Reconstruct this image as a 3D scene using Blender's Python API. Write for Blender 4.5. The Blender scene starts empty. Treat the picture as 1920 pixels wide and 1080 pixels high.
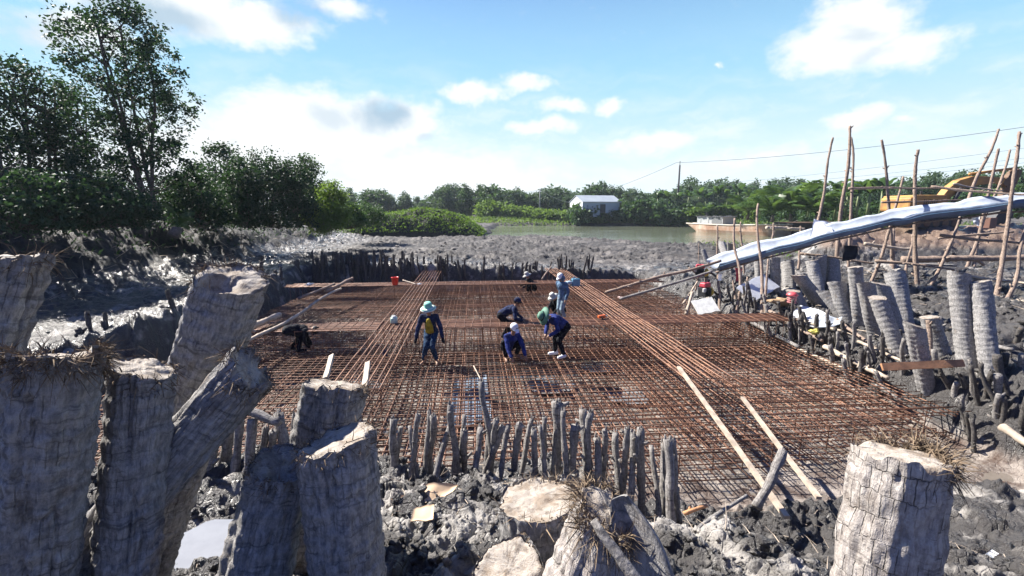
import bpy, bmesh, math, random
import numpy as np
from mathutils import Vector, Matrix, Quaternion

sc = bpy.context.scene
COL = sc.collection
PI = math.pi
R = math.radians

# ------------------------------------------------------------------ camera
F = 840.0                      # focal length in pixels of a 1920 wide frame
PITCH = math.atan(145 / F)
YAW = math.atan(75 / F * math.cos(PITCH))
CAMZ = 3.8
cd = bpy.data.cameras.new('camera')
cd.sensor_width = 36.0
cd.lens = 36.0 * F / 1920
cd.clip_start = 0.05
cd.clip_end = 4000
cam = bpy.data.objects.new('camera', cd)
COL.objects.link(cam)
cam.location = (0, 0, CAMZ)
cam.rotation_euler = (PI / 2 - PITCH, 0, -YAW)
sc.camera = cam
CR = cam.rotation_euler.to_matrix()

# ------------------------------------------------------------------ light
SUN_AZ, SUN_EL = R(-52), R(43)
sund = Vector((math.sin(SUN_AZ) * math.cos(SUN_EL), math.cos(SUN_AZ) * math.cos(SUN_EL), math.sin(SUN_EL)))
sl = bpy.data.lights.new('sun', 'SUN')
sl.energy = 5.0
sl.angle = R(0.55)
sl.color = (1.0, 0.95, 0.87)
so = bpy.data.objects.new('sun', sl)
COL.objects.link(so)
so.rotation_mode = 'QUATERNION'
so.rotation_quaternion = sund.to_track_quat('Z', 'Y')

sc.view_settings.view_transform = 'Standard'
sc.view_settings.look = 'None'
sc.view_settings.exposure = 1.5
sc.view_settings.gamma = 1.0


def ray(px, py):
    return CR @ Vector(((px - 960) / F, (540 - py) / F, -1.0))


def W(px, py, t):              # point at depth t along the camera axis
    return Vector((0, 0, CAMZ)) + ray(px, py) * t


def G(px, py, z):              # point where the line of sight meets height z
    r = ray(px, py)
    return Vector((0, 0, CAMZ)) + r * ((z - CAMZ) / r.z)


# ------------------------------------------------------------------ node helpers
class NT:
    def __init__(self, tree):
        self.t = tree
        self.n = tree.nodes
        self.l = tree.links

    def new(self, kind, **kw):
        n = self.n.new(kind)
        for k, v in kw.items():
            setattr(n, k, v)
        return n

    def set(self, sock, v):
        if isinstance(v, bpy.types.NodeSocket):
            self.l.new(v, sock)
        else:
            if sock.type == 'RGBA' and len(v) == 3:
                v = (*v, 1)
            sock.default_value = v

    def math(self, op, a, b=None, c=None, clamp=False):
        n = self.new('ShaderNodeMath', operation=op, use_clamp=clamp)
        self.set(n.inputs[0], a)
        if b is not None:
            self.set(n.inputs[1], b)
        if c is not None:
            self.set(n.inputs[2], c)
        return n.outputs[0]

    def vmath(self, op, a, b=None):
        n = self.new('ShaderNodeVectorMath', operation=op)
        self.set(n.inputs[0], a)
        if b is not None:
            self.set(n.inputs[1], b)
        return n.outputs['Value'] if op in ('LENGTH', 'DOT_PRODUCT') else n.outputs[0]

    def mix(self, f, a, b):
        n = self.new('ShaderNodeMix', data_type='RGBA')
        self.set(n.inputs[0], f)
        self.set(n.inputs[6], a)
        self.set(n.inputs[7], b)
        return n.outputs[2]

    def ramp(self, f, lo, hi, smooth=True):
        n = self.new('ShaderNodeMapRange', interpolation_type='SMOOTHSTEP' if smooth else 'LINEAR')
        self.set(n.inputs[0], f)
        n.inputs[1].default_value = lo
        n.inputs[2].default_value = hi
        return n.outputs[0]

    def noise(self, vec, scale, detail=4, rough=0.55, dist=0.0):
        n = self.new('ShaderNodeTexNoise')
        if vec is not None:
            self.set(n.inputs['Vector'], vec)
        n.inputs['Scale'].default_value = scale
        n.inputs['Detail'].default_value = detail
        n.inputs['Roughness'].default_value = rough
        n.inputs['Distortion'].default_value = dist
        return n.outputs[0]

    def voro(self, vec, scale, feature='F1', rnd=1.0):
        n = self.new('ShaderNodeTexVoronoi', feature=feature)
        self.set(n.inputs['Vector'], vec)
        n.inputs['Scale'].default_value = scale
        n.inputs['Randomness'].default_value = rnd
        return n.outputs['Distance']

    def scale(self, vec, s):
        return self.vmath('MULTIPLY', vec, s)


# ------------------------------------------------------------------ sky
world = bpy.data.worlds.new("World")
sc.world = world
world.use_nodes = True
w = NT(world.node_tree)
w.n.clear()
wo = w.new('ShaderNodeOutputWorld')
bg = w.new('ShaderNodeBackground')
bg.inputs[1].default_value = 0.05 * 2 ** -.45
w.l.new(bg.outputs[0], wo.inputs[0])
sky = w.new('ShaderNodeTexSky', sky_type='NISHITA')
sky.sun_disc = False
sky.sun_elevation = SUN_EL
sky.sun_rotation = SUN_AZ % (2 * PI)
sky.air_density = 1.0
sky.dust_density = 0.7
sky.ozone_density = 2.0
tc = w.new('ShaderNodeTexCoord')
sep = w.new('ShaderNodeSeparateXYZ')
w.l.new(tc.outputs['Generated'], sep.inputs[0])
az = w.math('ARCTAN2', sep.outputs[0], sep.outputs[1])
el = w.math('ARCSINE', sep.outputs[2])
comb = w.new('ShaderNodeCombineXYZ')
w.l.new(az, comb.inputs[0])
w.l.new(el, comb.inputs[1])
uv = comb.outputs[0]
# ragged edges: the cloud map is bent by noise before the banks are placed
wn = w.new('ShaderNodeTexNoise')
w.l.new(uv, wn.inputs['Vector'])
wn.inputs['Scale'].default_value = 7
wn.inputs['Detail'].default_value = 6
wn.inputs['Roughness'].default_value = 0.6
off = w.scale(w.vmath('SUBTRACT', wn.outputs['Color'], (0.5, 0.5, 0.5)), (0.16, 0.09, 0))
uvd = w.vmath('ADD', uv, off)


def azel(px, py):
    r = ray(px, py).normalized()
    return math.atan2(r.x, r.y), math.asin(r.z)


BANKS = [  # centre x, y, half width, half height (read off the photograph's sky), weight
    (300, -5, 300, 95, 1.0), (480, 35, 150, 75, .95), (150, 60, 170, 80, .8), (640, 10, 110, 40, .7),
    (600, 245, 300, 100, 1.1), (440, 310, 320, 140, 1.0), (760, 235, 110, 70, .95), (820, 330, 380, 80, .85),
    (880, 172, 95, 30, .9), (975, 152, 75, 28, .8), (1015, 240, 100, 26, .9), (1050, 196, 95, 24, .8),
    (1155, 200, 55, 24, .8), (1220, 270, 170, 30, .7), (1590, 60, 200, 110, 1.1), (1700, 85, 150, 70, .9),
    (1600, 225, 110, 34, .85), (1700, 225, 60, 18, .6), (1880, 250, 60, 26, .5), (1430, 300, 330, 34, .5),
    (1355, 127, 16, 6, .6), (-300, 150, 300, 160, 1.0), (2500, 160, 320, 150, 1.0), (40, 330, 200, 110, .8),
]
acc = None
for (px, py, hw, hh, wt) in BANKS:
    a0, e0 = azel(px, py)
    a1, _ = azel(px + hw, py)
    _, e1 = azel(px, py - hh)
    d = w.vmath('MULTIPLY', w.vmath('SUBTRACT', uvd, (a0, e0, 0)), (1 / max(abs(a1 - a0), .01), 1 / max(abs(e1 - e0), .008), 0))
    g = w.math('SUBTRACT', 1.0, w.vmath('LENGTH', d))
    g = w.math('MULTIPLY', w.math('MAXIMUM', g, 0.0), wt)
    acc = g if acc is None else w.math('MAXIMUM', acc, g)
# clouds all round, away from the photographed part
behind = w.ramp(w.noise(w.scale(uv, (1, 2.2, 1)), 3.2, 5), .5, .75)
behind = w.math('MULTIPLY', behind, w.ramp(w.math('ABSOLUTE', w.math('SUBTRACT', az, YAW)), 1.0, 1.5))
fine = w.noise(w.scale(uv, (1, 1.7, 1)), 22, 6, .6)
cover = w.ramp(w.math('ADD', w.math('MULTIPLY', acc, 1.25), w.math('MULTIPLY', w.math('SUBTRACT', fine, .55), .95)), 0.03, 0.74)
veil = w.ramp(w.noise(w.vmath('ADD', w.scale(uvd, (1, 3.4, 1)), (2.2, .7, 0)), 6.5, 7, .62), .42, .74)
veil = w.math('MULTIPLY', w.math('MULTIPLY', veil, w.ramp(el, R(21), R(5))), .62)
cover = w.math('MAXIMUM', cover, veil)
cover = w.math('MAXIMUM', cover, w.math('MULTIPLY', behind, .25))
grey = w.ramp(w.noise(w.vmath('ADD', w.scale(uv, (1, 1.9, 1)), (3.1, .4, 0)), 9, 3), .54, .76)
grey = w.math('MULTIPLY', grey, w.ramp(acc, .25, .7))
gacc = None
for (px, py, hw, hh, wt) in [(290, 25, 150, 45, .9), (560, 15, 70, 45, .8), (715, 222, 70, 40, 1.0), (620, 225, 60, 30, .5), (800, 262, 30, 14, .5), (1640, 95, 60, 22, .35), (60, 60, 120, 90, .5)]:
    a0, e0 = azel(px, py)
    a1, _ = azel(px + hw, py)
    _, e1 = azel(px, py - hh)
    d = w.vmath('MULTIPLY', w.vmath('SUBTRACT', uvd, (a0, e0, 0)), (1 / abs(a1 - a0), 1 / abs(e1 - e0), 0))
    g = w.math('MULTIPLY', w.ramp(w.vmath('LENGTH', d), 1.1, .2), wt)
    gacc = g if gacc is None else w.math('MAXIMUM', gacc, g)
grey = w.math('MAXIMUM', w.math('MULTIPLY', grey, .45), gacc)
cloudcol = w.mix(grey, (10.2, 10.5, 10.6), (4.6, 6.2, 7.6))
front = w.ramp(w.math('ABSOLUTE', w.math('SUBTRACT', az, YAW)), 2.0, .9)
low = w.math('MULTIPLY', w.ramp(el, R(38), R(12)), front)
skyc = w.mix(w.math('MULTIPLY', low, .95), w.scale(sky.outputs[0], (.36, .62, 1.45)), (4.3, 7.9, 10.3))
haze = w.math('MULTIPLY', w.ramp(el, R(17), R(1)), w.math('ADD', .12, w.math('MULTIPLY', front, .88)))
skyc = w.mix(w.math('MULTIPLY', haze, .92), skyc, (9.2, 10.3, 10.5))
skyc = w.mix(cover, skyc, cloudcol)
w.l.new(skyc, bg.inputs[0])

# ------------------------------------------------------------------ numpy noise
def _hash(ix, iy, iz, seed):
    h = (ix.astype(np.int64) * 374761393 + iy.astype(np.int64) * 668265263 + iz.astype(np.int64) * 2147483647 + seed * 974634777) & 0xFFFFFFFF
    h = ((h ^ (h >> 13)) * 1274126177) & 0xFFFFFFFF
    h = ((h ^ (h >> 16)) * 2246822519) & 0xFFFFFFFF
    return ((h ^ (h >> 15)) & 0xFFFFFF) / float(0xFFFFFF)


def vn2(x, y, seed=0):         # smooth value noise, -1..1
    ix, iy = np.floor(x), np.floor(y)
    fx, fy = x - ix, y - iy
    fx = fx * fx * fx * (fx * (fx * 6 - 15) + 10)
    fy = fy * fy * fy * (fy * (fy * 6 - 15) + 10)
    z = np.zeros_like(ix)
    a = _hash(ix, iy, z, seed); b = _hash(ix + 1, iy, z, seed)
    c = _hash(ix, iy + 1, z, seed); d = _hash(ix + 1, iy + 1, z, seed)
    return ((a + (b - a) * fx) * (1 - fy) + (c + (d - c) * fx) * fy) * 2 - 1


def vn3(p, seed=0):
    i = np.floor(p)
    f = p - i
    f = f * f * (3 - 2 * f)
    out = 0
    for dx in (0, 1):
        for dy in (0, 1):
            for dz in (0, 1):
                wgt = (f[:, 0] if dx else 1 - f[:, 0]) * (f[:, 1] if dy else 1 - f[:, 1]) * (f[:, 2] if dz else 1 - f[:, 2])
                out = out + wgt * _hash(i[:, 0] + dx, i[:, 1] + dy, i[:, 2] + dz, seed)
    return out * 2 - 1


def fbm2(x, y, seed=0, oc=4, billow=False):
    s, a, t = 0, 1.0, 0
    for k in range(oc):
        n = vn2(x * 2 ** k + 17.3 * k, y * 2 ** k - 9.1 * k, seed + k)
        s = s + a * (np.abs(n) * 2 - .7 if billow else n)
        t += a
        a *= .5
    return s / t


def lumps2(x, y, seed):        # rounded clods with sharp gaps
    ix, iy = np.floor(x), np.floor(y)
    best = np.full(x.shape, -1.0)
    z = np.zeros_like(ix)
    for dx in (-1, 0, 1):
        for dy in (-1, 0, 1):
            cx, cy = ix + dx, iy + dy
            jx = cx + _hash(cx, cy, z, seed)
            jy = cy + _hash(cx, cy, z, seed + 1)
            rr = .35 + .5 * _hash(cx, cy, z, seed + 2)
            d2 = ((x - jx) ** 2 + (y - jy) ** 2) / (rr * rr)
            hgt = np.sqrt(np.maximum(0, 1 - d2)) * rr * (.5 + _hash(cx, cy, z, seed + 3))
            best = np.maximum(best, hgt)
    return best


def chunks2(x, y, seed):       # angular clods: tilted facets with cracks between
    ix, iy = np.floor(x), np.floor(y)
    z = np.zeros_like(ix)
    f1 = np.full(x.shape, 9.0); f2 = np.full(x.shape, 9.0); h = np.zeros(x.shape)
    for dx in (-1, 0, 1):
        for dy in (-1, 0, 1):
            cx, cy = ix + dx, iy + dy
            ux = x - cx - _hash(cx, cy, z, seed)
            uy = y - cy - _hash(cx, cy, z, seed + 1)
            d = ux * ux + uy * uy
            hh = (_hash(cx, cy, z, seed + 2) - .35) + 1.3 * (ux * (_hash(cx, cy, z, seed + 3) - .5) + uy * (_hash(cx, cy, z, seed + 4) - .5))
            nearer = d < f1
            f2 = np.where(nearer, f1, np.minimum(f2, d))
            h = np.where(nearer, hh, h)
            f1 = np.where(nearer, d, f1)
    e = np.sqrt(f2) - np.sqrt(f1)
    return h * sstep(0, .22, e) + .25 * sstep(0, .3, e) - .3


def sstep(a, b, x):
    t = np.clip((x - a) / (b - a), 0, 1)
    return t * t * (3 - 2 * t)


# ------------------------------------------------------------------ mesh helpers
class MB:
    def __init__(self):
        self.v, self.f, self.n = [], [], 0

    def add(self, v, f):
        v = np.asarray(v, dtype=float).reshape(-1, 3)
        self.v.append(v)
        n = self.n
        self.f.extend([tuple(i + n for i in q) for q in f])
        self.n += len(v)
        return self

    def box(self, c, s, rot=None, taper=1.0):
        h = np.array(s) / 2
        v = np.array([(x, y, z) for z in (-1, 1) for x, y in ((-1, -1), (1, -1), (1, 1), (-1, 1))], float)
        v[4:, :2] *= taper
        v *= h
        if rot is not None:
            v = v @ np.array(rot.to_3x3() if hasattr(rot, 'to_3x3') else rot).T
        return self.add(v + np.array(c), [(3, 2, 1, 0), (4, 5, 6, 7), (0, 1, 5, 4), (1, 2, 6, 5), (2, 3, 7, 6), (3, 0, 4, 7)])

    def tube(self, pts, rad, n=8, cap=True, wob=0.0, seed=0, freq=6.0):
        P = np.array([tuple(p) for p in pts], float)
        k = len(P)
        rad = np.broadcast_to(np.asarray(rad, float), (k,))
        T = np.gradient(P, axis=0)
        T /= np.linalg.norm(T, axis=1)[:, None] + 1e-12
        a = np.array((0, 0, 1.0)) if abs(T[0, 2]) < .9 else np.array((1.0, 0, 0))
        u = np.cross(a, T[0]); u /= np.linalg.norm(u)
        rings = []
        th = np.arange(n) / n * 2 * PI
        for i in range(k):
            u = u - T[i] * u.dot(T[i]); u /= np.linalg.norm(u)
            vv = np.cross(T[i], u)
            rings.append(P[i] + rad[i] * (np.cos(th)[:, None] * u + np.sin(th)[:, None] * vv))
        V = np.concatenate(rings)
        if wob:
            nn = vn3(V * freq + seed * 7.7, seed)
            V = V + (V - np.repeat(P, n, 0)) * (nn * wob)[:, None]
        f = []
        for i in range(k - 1):
            for j in range(n):
                j2 = (j + 1) % n
                f.append((i * n + j, i * n + j2, (i + 1) * n + j2, (i + 1) * n + j))
        if cap:
            f.append(tuple(range(n - 1, -1, -1)))
            f.append(tuple((k - 1) * n + j for j in range(n)))
        return self.add(V, f)

    def lathe(self, prof, n=16, o=(0, 0, 0), rot=None):
        th = np.arange(n) / n * 2 * PI
        V = np.concatenate([np.stack([r * np.cos(th), r * np.sin(th), np.full(n, z)], 1) for r, z in prof])
        if rot is not None:
            V = V @ np.array(rot).T
        f = []
        for i in range(len(prof) - 1):
            for j in range(n):
                j2 = (j + 1) % n
                f.append((i * n + j, i * n + j2, (i + 1) * n + j2, (i + 1) * n + j))
        f.append(tuple(range(n - 1, -1, -1)))
        f.append(tuple((len(prof) - 1) * n + j for j in range(n)))
        return self.add(V + np.array(o), f)

    def ball(self, c, r, n=10, m=7):
        r = np.broadcast_to(np.asarray(r, float), (3,))
        V, f = [], []
        for i in range(m + 1):
            ph = PI * i / m
            for j in range(n):
                t = 2 * PI * j / n
                V.append((math.sin(ph) * math.cos(t), math.sin(ph) * math.sin(t), math.cos(ph)))
        for i in range(m):
            for j in range(n):
                j2 = (j + 1) % n
                f.append((i * n + j, (i + 1) * n + j, (i + 1) * n + j2, i * n + j2))
        return self.add(np.array(V) * r + np.array(tuple(c)), f)

    def prism(self, poly, depth, M=None):      # polygon in x,z pushed along y
        n = len(poly)
        V = [(x, -depth / 2, z) for x, z in poly] + [(x, depth / 2, z) for x, z in poly]
        f = [tuple(range(n)), tuple(range(2 * n - 1, n - 1, -1))]
        f += [(j, j + n, (j + 1) % n + n, (j + 1) % n) for j in range(n)]
        V = np.array(V, float)
        if M is not None:
            V = V @ np.array(M.to_3x3()).T + np.array(M.translation)
        return self.add(V, f)

    def mesh(self, name, mat=None, smooth=False):
        me = bpy.data.meshes.new(name)
        me.from_pydata(np.concatenate(self.v).tolist() if self.v else [], [], self.f)
        if mat:
            me.materials.append(mat)
        if smooth:
            me.polygons.foreach_set('use_smooth', np.ones(len(me.polygons), bool))
        me.update()
        return me

    def obj(self, name, mat=None, parent=None, smooth=False, bevel=0):
        o = link(name, self.mesh(name, mat, smooth), parent)
        if bevel:
            b = o.modifiers.new('bevel', 'BEVEL')
            b.width = bevel
            b.segments = 2
            b.limit_method = 'ANGLE'
        return o


def npmesh(name, V, Q, mat=None, smooth=False):
    me = bpy.data.meshes.new(name)
    V = np.ascontiguousarray(V, dtype=np.float32)
    Q = np.ascontiguousarray(Q, dtype=np.int32)
    m, s = Q.shape
    me.vertices.add(len(V))
    me.vertices.foreach_set('co', V.ravel())
    me.loops.add(m * s)
    me.loops.foreach_set('vertex_index', Q.ravel())
    me.polygons.add(m)
    me.polygons.foreach_set('loop_start', np.arange(0, m * s, s, dtype=np.int32))
    if smooth:
        me.polygons.foreach_set('use_smooth', np.ones(m, bool))
    if mat:
        me.materials.append(mat)
    me.update(calc_edges=True)
    return me


def link(name, me, parent=None):
    o = bpy.data.objects.new(name, me)
    COL.objects.link(o)
    if parent:
        o.parent = parent
    return o


def tag(o, label=None, cat=None, group=None, kind=None):
    if label: o['label'] = label
    if cat: o['category'] = cat
    if group: o['group'] = group
    if kind: o['kind'] = kind
    return o


def thing(name, label, cat, loc=(0, 0, 0), rz=0.0, group=None):
    o = bpy.data.objects.new(name, None)
    o.empty_display_size = .1
    COL.objects.link(o)
    o.location = loc
    o.rotation_euler = (0, 0, rz)
    return tag(o, label, cat, group)


def dup(root, loc=None, rz=None, label=None, scale=None, group=None):
    r = root.copy()
    COL.objects.link(r)
    if loc is not None: r.location = loc
    if rz is not None: r.rotation_euler = (0, 0, rz)
    if scale is not None: r.scale = scale if hasattr(scale, '__len__') else (scale,) * 3
    tag(r, label, None, group)
    for ch in list(root.children):
        c = ch.copy()
        COL.objects.link(c)
        c.parent = r
        for g in list(ch.children):
            d = g.copy()
            COL.objects.link(d)
            d.parent = c
    return r


# ------------------------------------------------------------------ materials
MATS = {}


def mat(name, col, rough=.7, metal=0.0, var=.25, vscale=8.0, bump=0.0, bscale=30.0, spec=.5, col2=None, transl=0.0, coat=0.0):
    if name in MATS: return MATS[name]
    m = bpy.data.materials.new(name)
    m.use_nodes = True
    t = NT(m.node_tree)
    b = t.n['Principled BSDF']
    co = t.new('ShaderNodeTexCoord').outputs['Object']
    oi = t.new('ShaderNodeObjectInfo')
    co = t.vmath('ADD', co, t.scale(oi.outputs['Random'], (31.0, 17.0, 11.0)))
    nz = t.ramp(t.noise(co, vscale, 5, .6), .3, .7)
    c2 = col2 or tuple(c * (1 - var) for c in col)
    base = t.mix(nz, c2, col)
    t.set(b.inputs['Base Color'], base)
    rg = t.math('ADD', rough, t.math('MULTIPLY', t.math('SUBTRACT', nz, .5), .15))
    t.set(b.inputs['Roughness'], rg)
    b.inputs['Metallic'].default_value = metal
    b.inputs['Specular IOR Level'].default_value = spec
    b.inputs['Coat Weight'].default_value = coat
    if bump:
        bn = t.new('ShaderNodeBump')
        bn.inputs['Strength'].default_value = bump
        bn.inputs['Distance'].default_value = .02
        t.set(bn.inputs['Height'], t.noise(co, bscale, 5, .65))
        t.set(b.inputs['Normal'], bn.outputs[0])
    if transl:
        tr = t.new('ShaderNodeBsdfTranslucent')
        t.set(tr.inputs[0], base)
        mx = t.new('ShaderNodeMixShader')
        mx.inputs[0].default_value = transl
        t.l.new(b.outputs[0], mx.inputs[1])
        t.l.new(tr.outputs[0], mx.inputs[2])
        t.l.new(mx.outputs[0], t.n['Material Output'].inputs[0])
    MATS[name] = m
    return m


def leafmat(name, a, b_, transl=.35, rough=.62):
    m = bpy.data.materials.new(name)
    m.use_nodes = True
    t = NT(m.node_tree)
    b = t.n['Principled BSDF']
    geo = t.new('ShaderNodeNewGeometry')
    oi = t.new('ShaderNodeObjectInfo')
    f = t.math('ADD', t.math('MULTIPLY', geo.outputs['Random Per Island'], .6), t.math('MULTIPLY', t.noise(geo.outputs['Position'], .9, 3), .5))
    f = t.math('ADD', t.math('SUBTRACT', f, .25), t.math('MULTIPLY', oi.outputs['Random'], .25), clamp=True)
    c = t.mix(f, a, b_)
    t.set(b.inputs['Base Color'], c)
    b.inputs['Roughness'].default_value = rough
    b.inputs['Specular IOR Level'].default_value = .3
    tr = t.new('ShaderNodeBsdfTranslucent')
    t.set(tr.inputs[0], t.mix(.5, c, (b_[0] * 2.0, b_[1] * 1.9, b_[2] * .9)))
    mx = t.new('ShaderNodeMixShader')
    mx.inputs[0].default_value = transl
    t.l.new(b.outputs[0], mx.inputs[1])
    t.l.new(tr.outputs[0], mx.inputs[2])
    t.l.new(mx.outputs[0], t.n['Material Output'].inputs[0])
    return m


def mudmat():
    m = bpy.data.materials.new('mud')
    m.use_nodes = True
    t = NT(m.node_tree)
    b = t.n['Principled BSDF']
    pos = t.new('ShaderNodeNewGeometry').outputs['Position']
    big = t.noise(pos, .28, 4, .6)
    mid = t.noise(pos, 2.2, 6, .65)
    dry = t.ramp(t.math('ADD', t.math('MULTIPLY', big, .55), t.math('MULTIPLY', mid, .65)), 0.615, .76)
    base = t.mix(t.noise(pos, 9, 5, .7), (.020, .0185, .019), (.082, .074, .068))
    dryc = t.mix(t.noise(pos, 14, 5, .7), (.24, .222, .20), (.43, .40, .365))
    c = t.mix(dry, base, dryc)
    # the raised embankment at the right is browner earth
    s = t.new('ShaderNodeSeparateXYZ')
    t.l.new(pos, s.inputs[0])
    soil = t.math('MULTIPLY', t.ramp(s.outputs[0], 15, 19), t.ramp(s.outputs[2], 1.7, 2.2))
    c = t.mix(soil, c, t.mix(mid, (.115, .072, .05), (.27, .19, .135)))
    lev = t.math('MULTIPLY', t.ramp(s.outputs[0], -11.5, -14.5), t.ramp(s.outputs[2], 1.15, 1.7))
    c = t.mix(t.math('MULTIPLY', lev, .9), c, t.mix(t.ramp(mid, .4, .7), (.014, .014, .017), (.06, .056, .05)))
    # rusty lean concrete and silt in the pit; pale patches paint in wet glints
    pit = t.ramp(s.outputs[2], -.28, -.5)
    c = t.mix(pit, c, t.mix(t.ramp(mid, .35, .65), (.07, .042, .03), (.33, .285, .245)))
    t.set(b.inputs['Base Color'], c)
    wet = t.ramp(t.noise(pos, 1.3, 5, .65), .42, .62)
    rg = t.math('ADD', .28, t.math('MULTIPLY', wet, .40))
    rg = t.math('MAXIMUM', rg, t.math('MULTIPLY', dry, .72))
    rg = t.math('MAXIMUM', rg, t.math('MULTIPLY', lev, .8))
    chan = t.math('MULTIPLY', t.math('MULTIPLY', t.ramp(s.outputs[0], -8.3, -9.3), t.ramp(s.outputs[2], 1.25, 1.0)), t.ramp(s.outputs[1], 30, 22))
    rg = t.math('SUBTRACT', rg, t.math('MULTIPLY', chan, t.math('SUBTRACT', rg, .34)))
    flat = t.math('MULTIPLY', t.ramp(s.outputs[1], 24.5, 28), t.ramp(s.outputs[0], -14, -8))
    rg = t.math('MAXIMUM', rg, t.math('MULTIPLY', flat, .82))
    t.set(b.inputs['Roughness'], rg)
    c = t.mix(t.math('MULTIPLY', flat, .75), c, t.mix(t.ramp(t.noise(pos, .55, 6, .7), .42, .66), (.030, .027, .027), (.145, .130, .118)))
    t.set(b.inputs['Base Color'], c)
    bn = t.new('ShaderNodeBump')
    bn.inputs['Strength'].default_value = .8
    bn.inputs['Distance'].default_value = .05
    h = t.math('ADD', t.noise(pos, 24, 6, .7), t.math('MULTIPLY', t.noise(pos, 75, 3, .6), .35))
    cr = t.math('MULTIPLY', t.ramp(t.voro(pos, 7, 'DISTANCE_TO_EDGE'), 0, .07), .35)
    t.set(bn.inputs['Height'], t.math('ADD', h, cr))
    t.set(b.inputs['Normal'], bn.outputs[0])
    return m


def barkmat(name, lo, hi, crack=.5, bw=.05, bh=.13, R0=.16, blotch=.75):
    m = bpy.data.materials.new(name)
    m.use_nodes = True
    t = NT(m.node_tree)
    b = t.n['Principled BSDF']
    co = t.new('ShaderNodeTexCoord').outputs['Object']
    oi = t.new('ShaderNodeObjectInfo')
    sh = t.vmath('ADD', co, t.scale(oi.outputs['Random'], (5.0, 3.0, 7.0)))
    s = t.new('ShaderNodeSeparateXYZ')
    t.l.new(co, s.inputs[0])
    ang = t.math('MULTIPLY', t.math('ARCTAN2', s.outputs[1], s.outputs[0]), R0)
    cb = t.new('ShaderNodeCombineXYZ')
    t.l.new(ang, cb.inputs[0])
    t.l.new(s.outputs[2], cb.inputs[1])
    wv = t.new('ShaderNodeTexNoise')
    t.set(wv.inputs['Vector'], t.scale(sh, (9, 9, 6)))
    wv.inputs['Scale'].default_value = 1.0
    wv.inputs['Detail'].default_value = 5
    wv.inputs['Roughness'].default_value = .65
    warp = t.vmath('SUBTRACT', wv.outputs['Color'], (.5, .5, .5))
    br = t.new('ShaderNodeTexBrick', offset=.37, squash=1.0)
    t.set(br.inputs['Vector'], t.vmath('ADD', cb.outputs[0], t.scale(warp, (bw * 1.0, bh * 1.0, 0))))
    br.inputs['Scale'].default_value = 1.0
    br.inputs['Mortar Size'].default_value = .0026
    br.inputs['Mortar Smooth'].default_value = .9
    br.inputs['Brick Width'].default_value = bw
    br.inputs['Row Height'].default_value = bh
    ck = t.math('MULTIPLY', br.outputs['Fac'], t.ramp(t.noise(sh, 7, 4, .6), .44, .60))
    wp3 = t.vmath('ADD', sh, t.scale(warp, (.03, .03, .06)))
    fine = t.noise(t.scale(wp3, (55, 55, 13)), 1.0, 6, .72)
    hor = t.noise(t.scale(wp3, (5, 5, 48)), 1.0, 4, .6)
    blot = t.noise(sh, 5.5, 6, .65)
    mott = t.noise(sh, 30, 5, .7)
    c = t.mix(t.ramp(t.math('ADD', t.math('MULTIPLY', fine, .55), t.math('MULTIPLY', mott, .45)), .36, .64), lo, hi)
    c = t.mix(t.math('MULTIPLY', t.ramp(hor, .54, .68), .65), c, tuple(v * .45 for v in lo))
    c = t.mix(t.math('MULTIPLY', t.ramp(blot, .55, .72), blotch), c, (.11, .075, .05))
    c = t.mix(t.math('MULTIPLY', t.ramp(t.noise(sh, 11, 5, .7), .60, .72), .5), c, tuple(min(.6, v * 1.3) for v in hi))
    c = t.mix(t.math('MULTIPLY', ck, crack), c, (.02, .017, .015))
    t.set(b.inputs['Base Color'], c)
    b.inputs['Roughness'].default_value = .88
    b.inputs['Specular IOR Level'].default_value = .2
    bn = t.new('ShaderNodeBump')
    bn.inputs['Strength'].default_value = 1.0
    bn.inputs['Distance'].default_value = .014
    hh = t.math('ADD', t.math('ADD', t.math('MULTIPLY', fine, .8), t.math('MULTIPLY', mott, .4)), t.math('MULTIPLY', hor, -.35))
    t.set(bn.inputs['Height'], t.math('SUBTRACT', hh, t.math('MULTIPLY', ck, .9 * crack)))
    t.set(b.inputs['Normal'], bn.outputs[0])
    return m


def cutmat():
    m = bpy.data.materials.new('cut_wood')
    m.use_nodes = True
    t = NT(m.node_tree)
    b = t.n['Principled BSDF']
    co = t.new('ShaderNodeTexCoord').outputs['Object']
    oi = t.new('ShaderNodeObjectInfo')
    sh = t.vmath('ADD', co, t.scale(oi.outputs['Random'], (5.0, 3.0, 7.0)))
    saw = t.noise(t.scale(sh, (14, 160, 14)), 1.0, 3, .6, .6)
    dots = t.voro(sh, 150)
    st = t.noise(sh, 9, 5, .65)
    c = t.mix(saw, (.21, .175, .14), (.42, .38, .33))
    c = t.mix(t.math('MULTIPLY', t.ramp(st, .46, .62), .8), c, (.19, .14, .095))
    c = t.mix(t.math('MULTIPLY', t.ramp(t.noise(sh, 22, 6, .75), .50, .66), .8), c, (.10, .075, .055))
    c = t.mix(t.ramp(dots, .35, .1), c, (.24, .17, .11))
    t.set(b.inputs['Base Color'], c)
    b.inputs['Roughness'].default_value = .8
    bn = t.new('ShaderNodeBump')
    bn.inputs['Strength'].default_value = .6
    bn.inputs['Distance'].default_value = .006
    t.set(bn.inputs['Height'], t.math('ADD', saw, t.math('MULTIPLY', dots, .5)))
    t.set(b.inputs['Normal'], bn.outputs[0])
    return m


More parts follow.
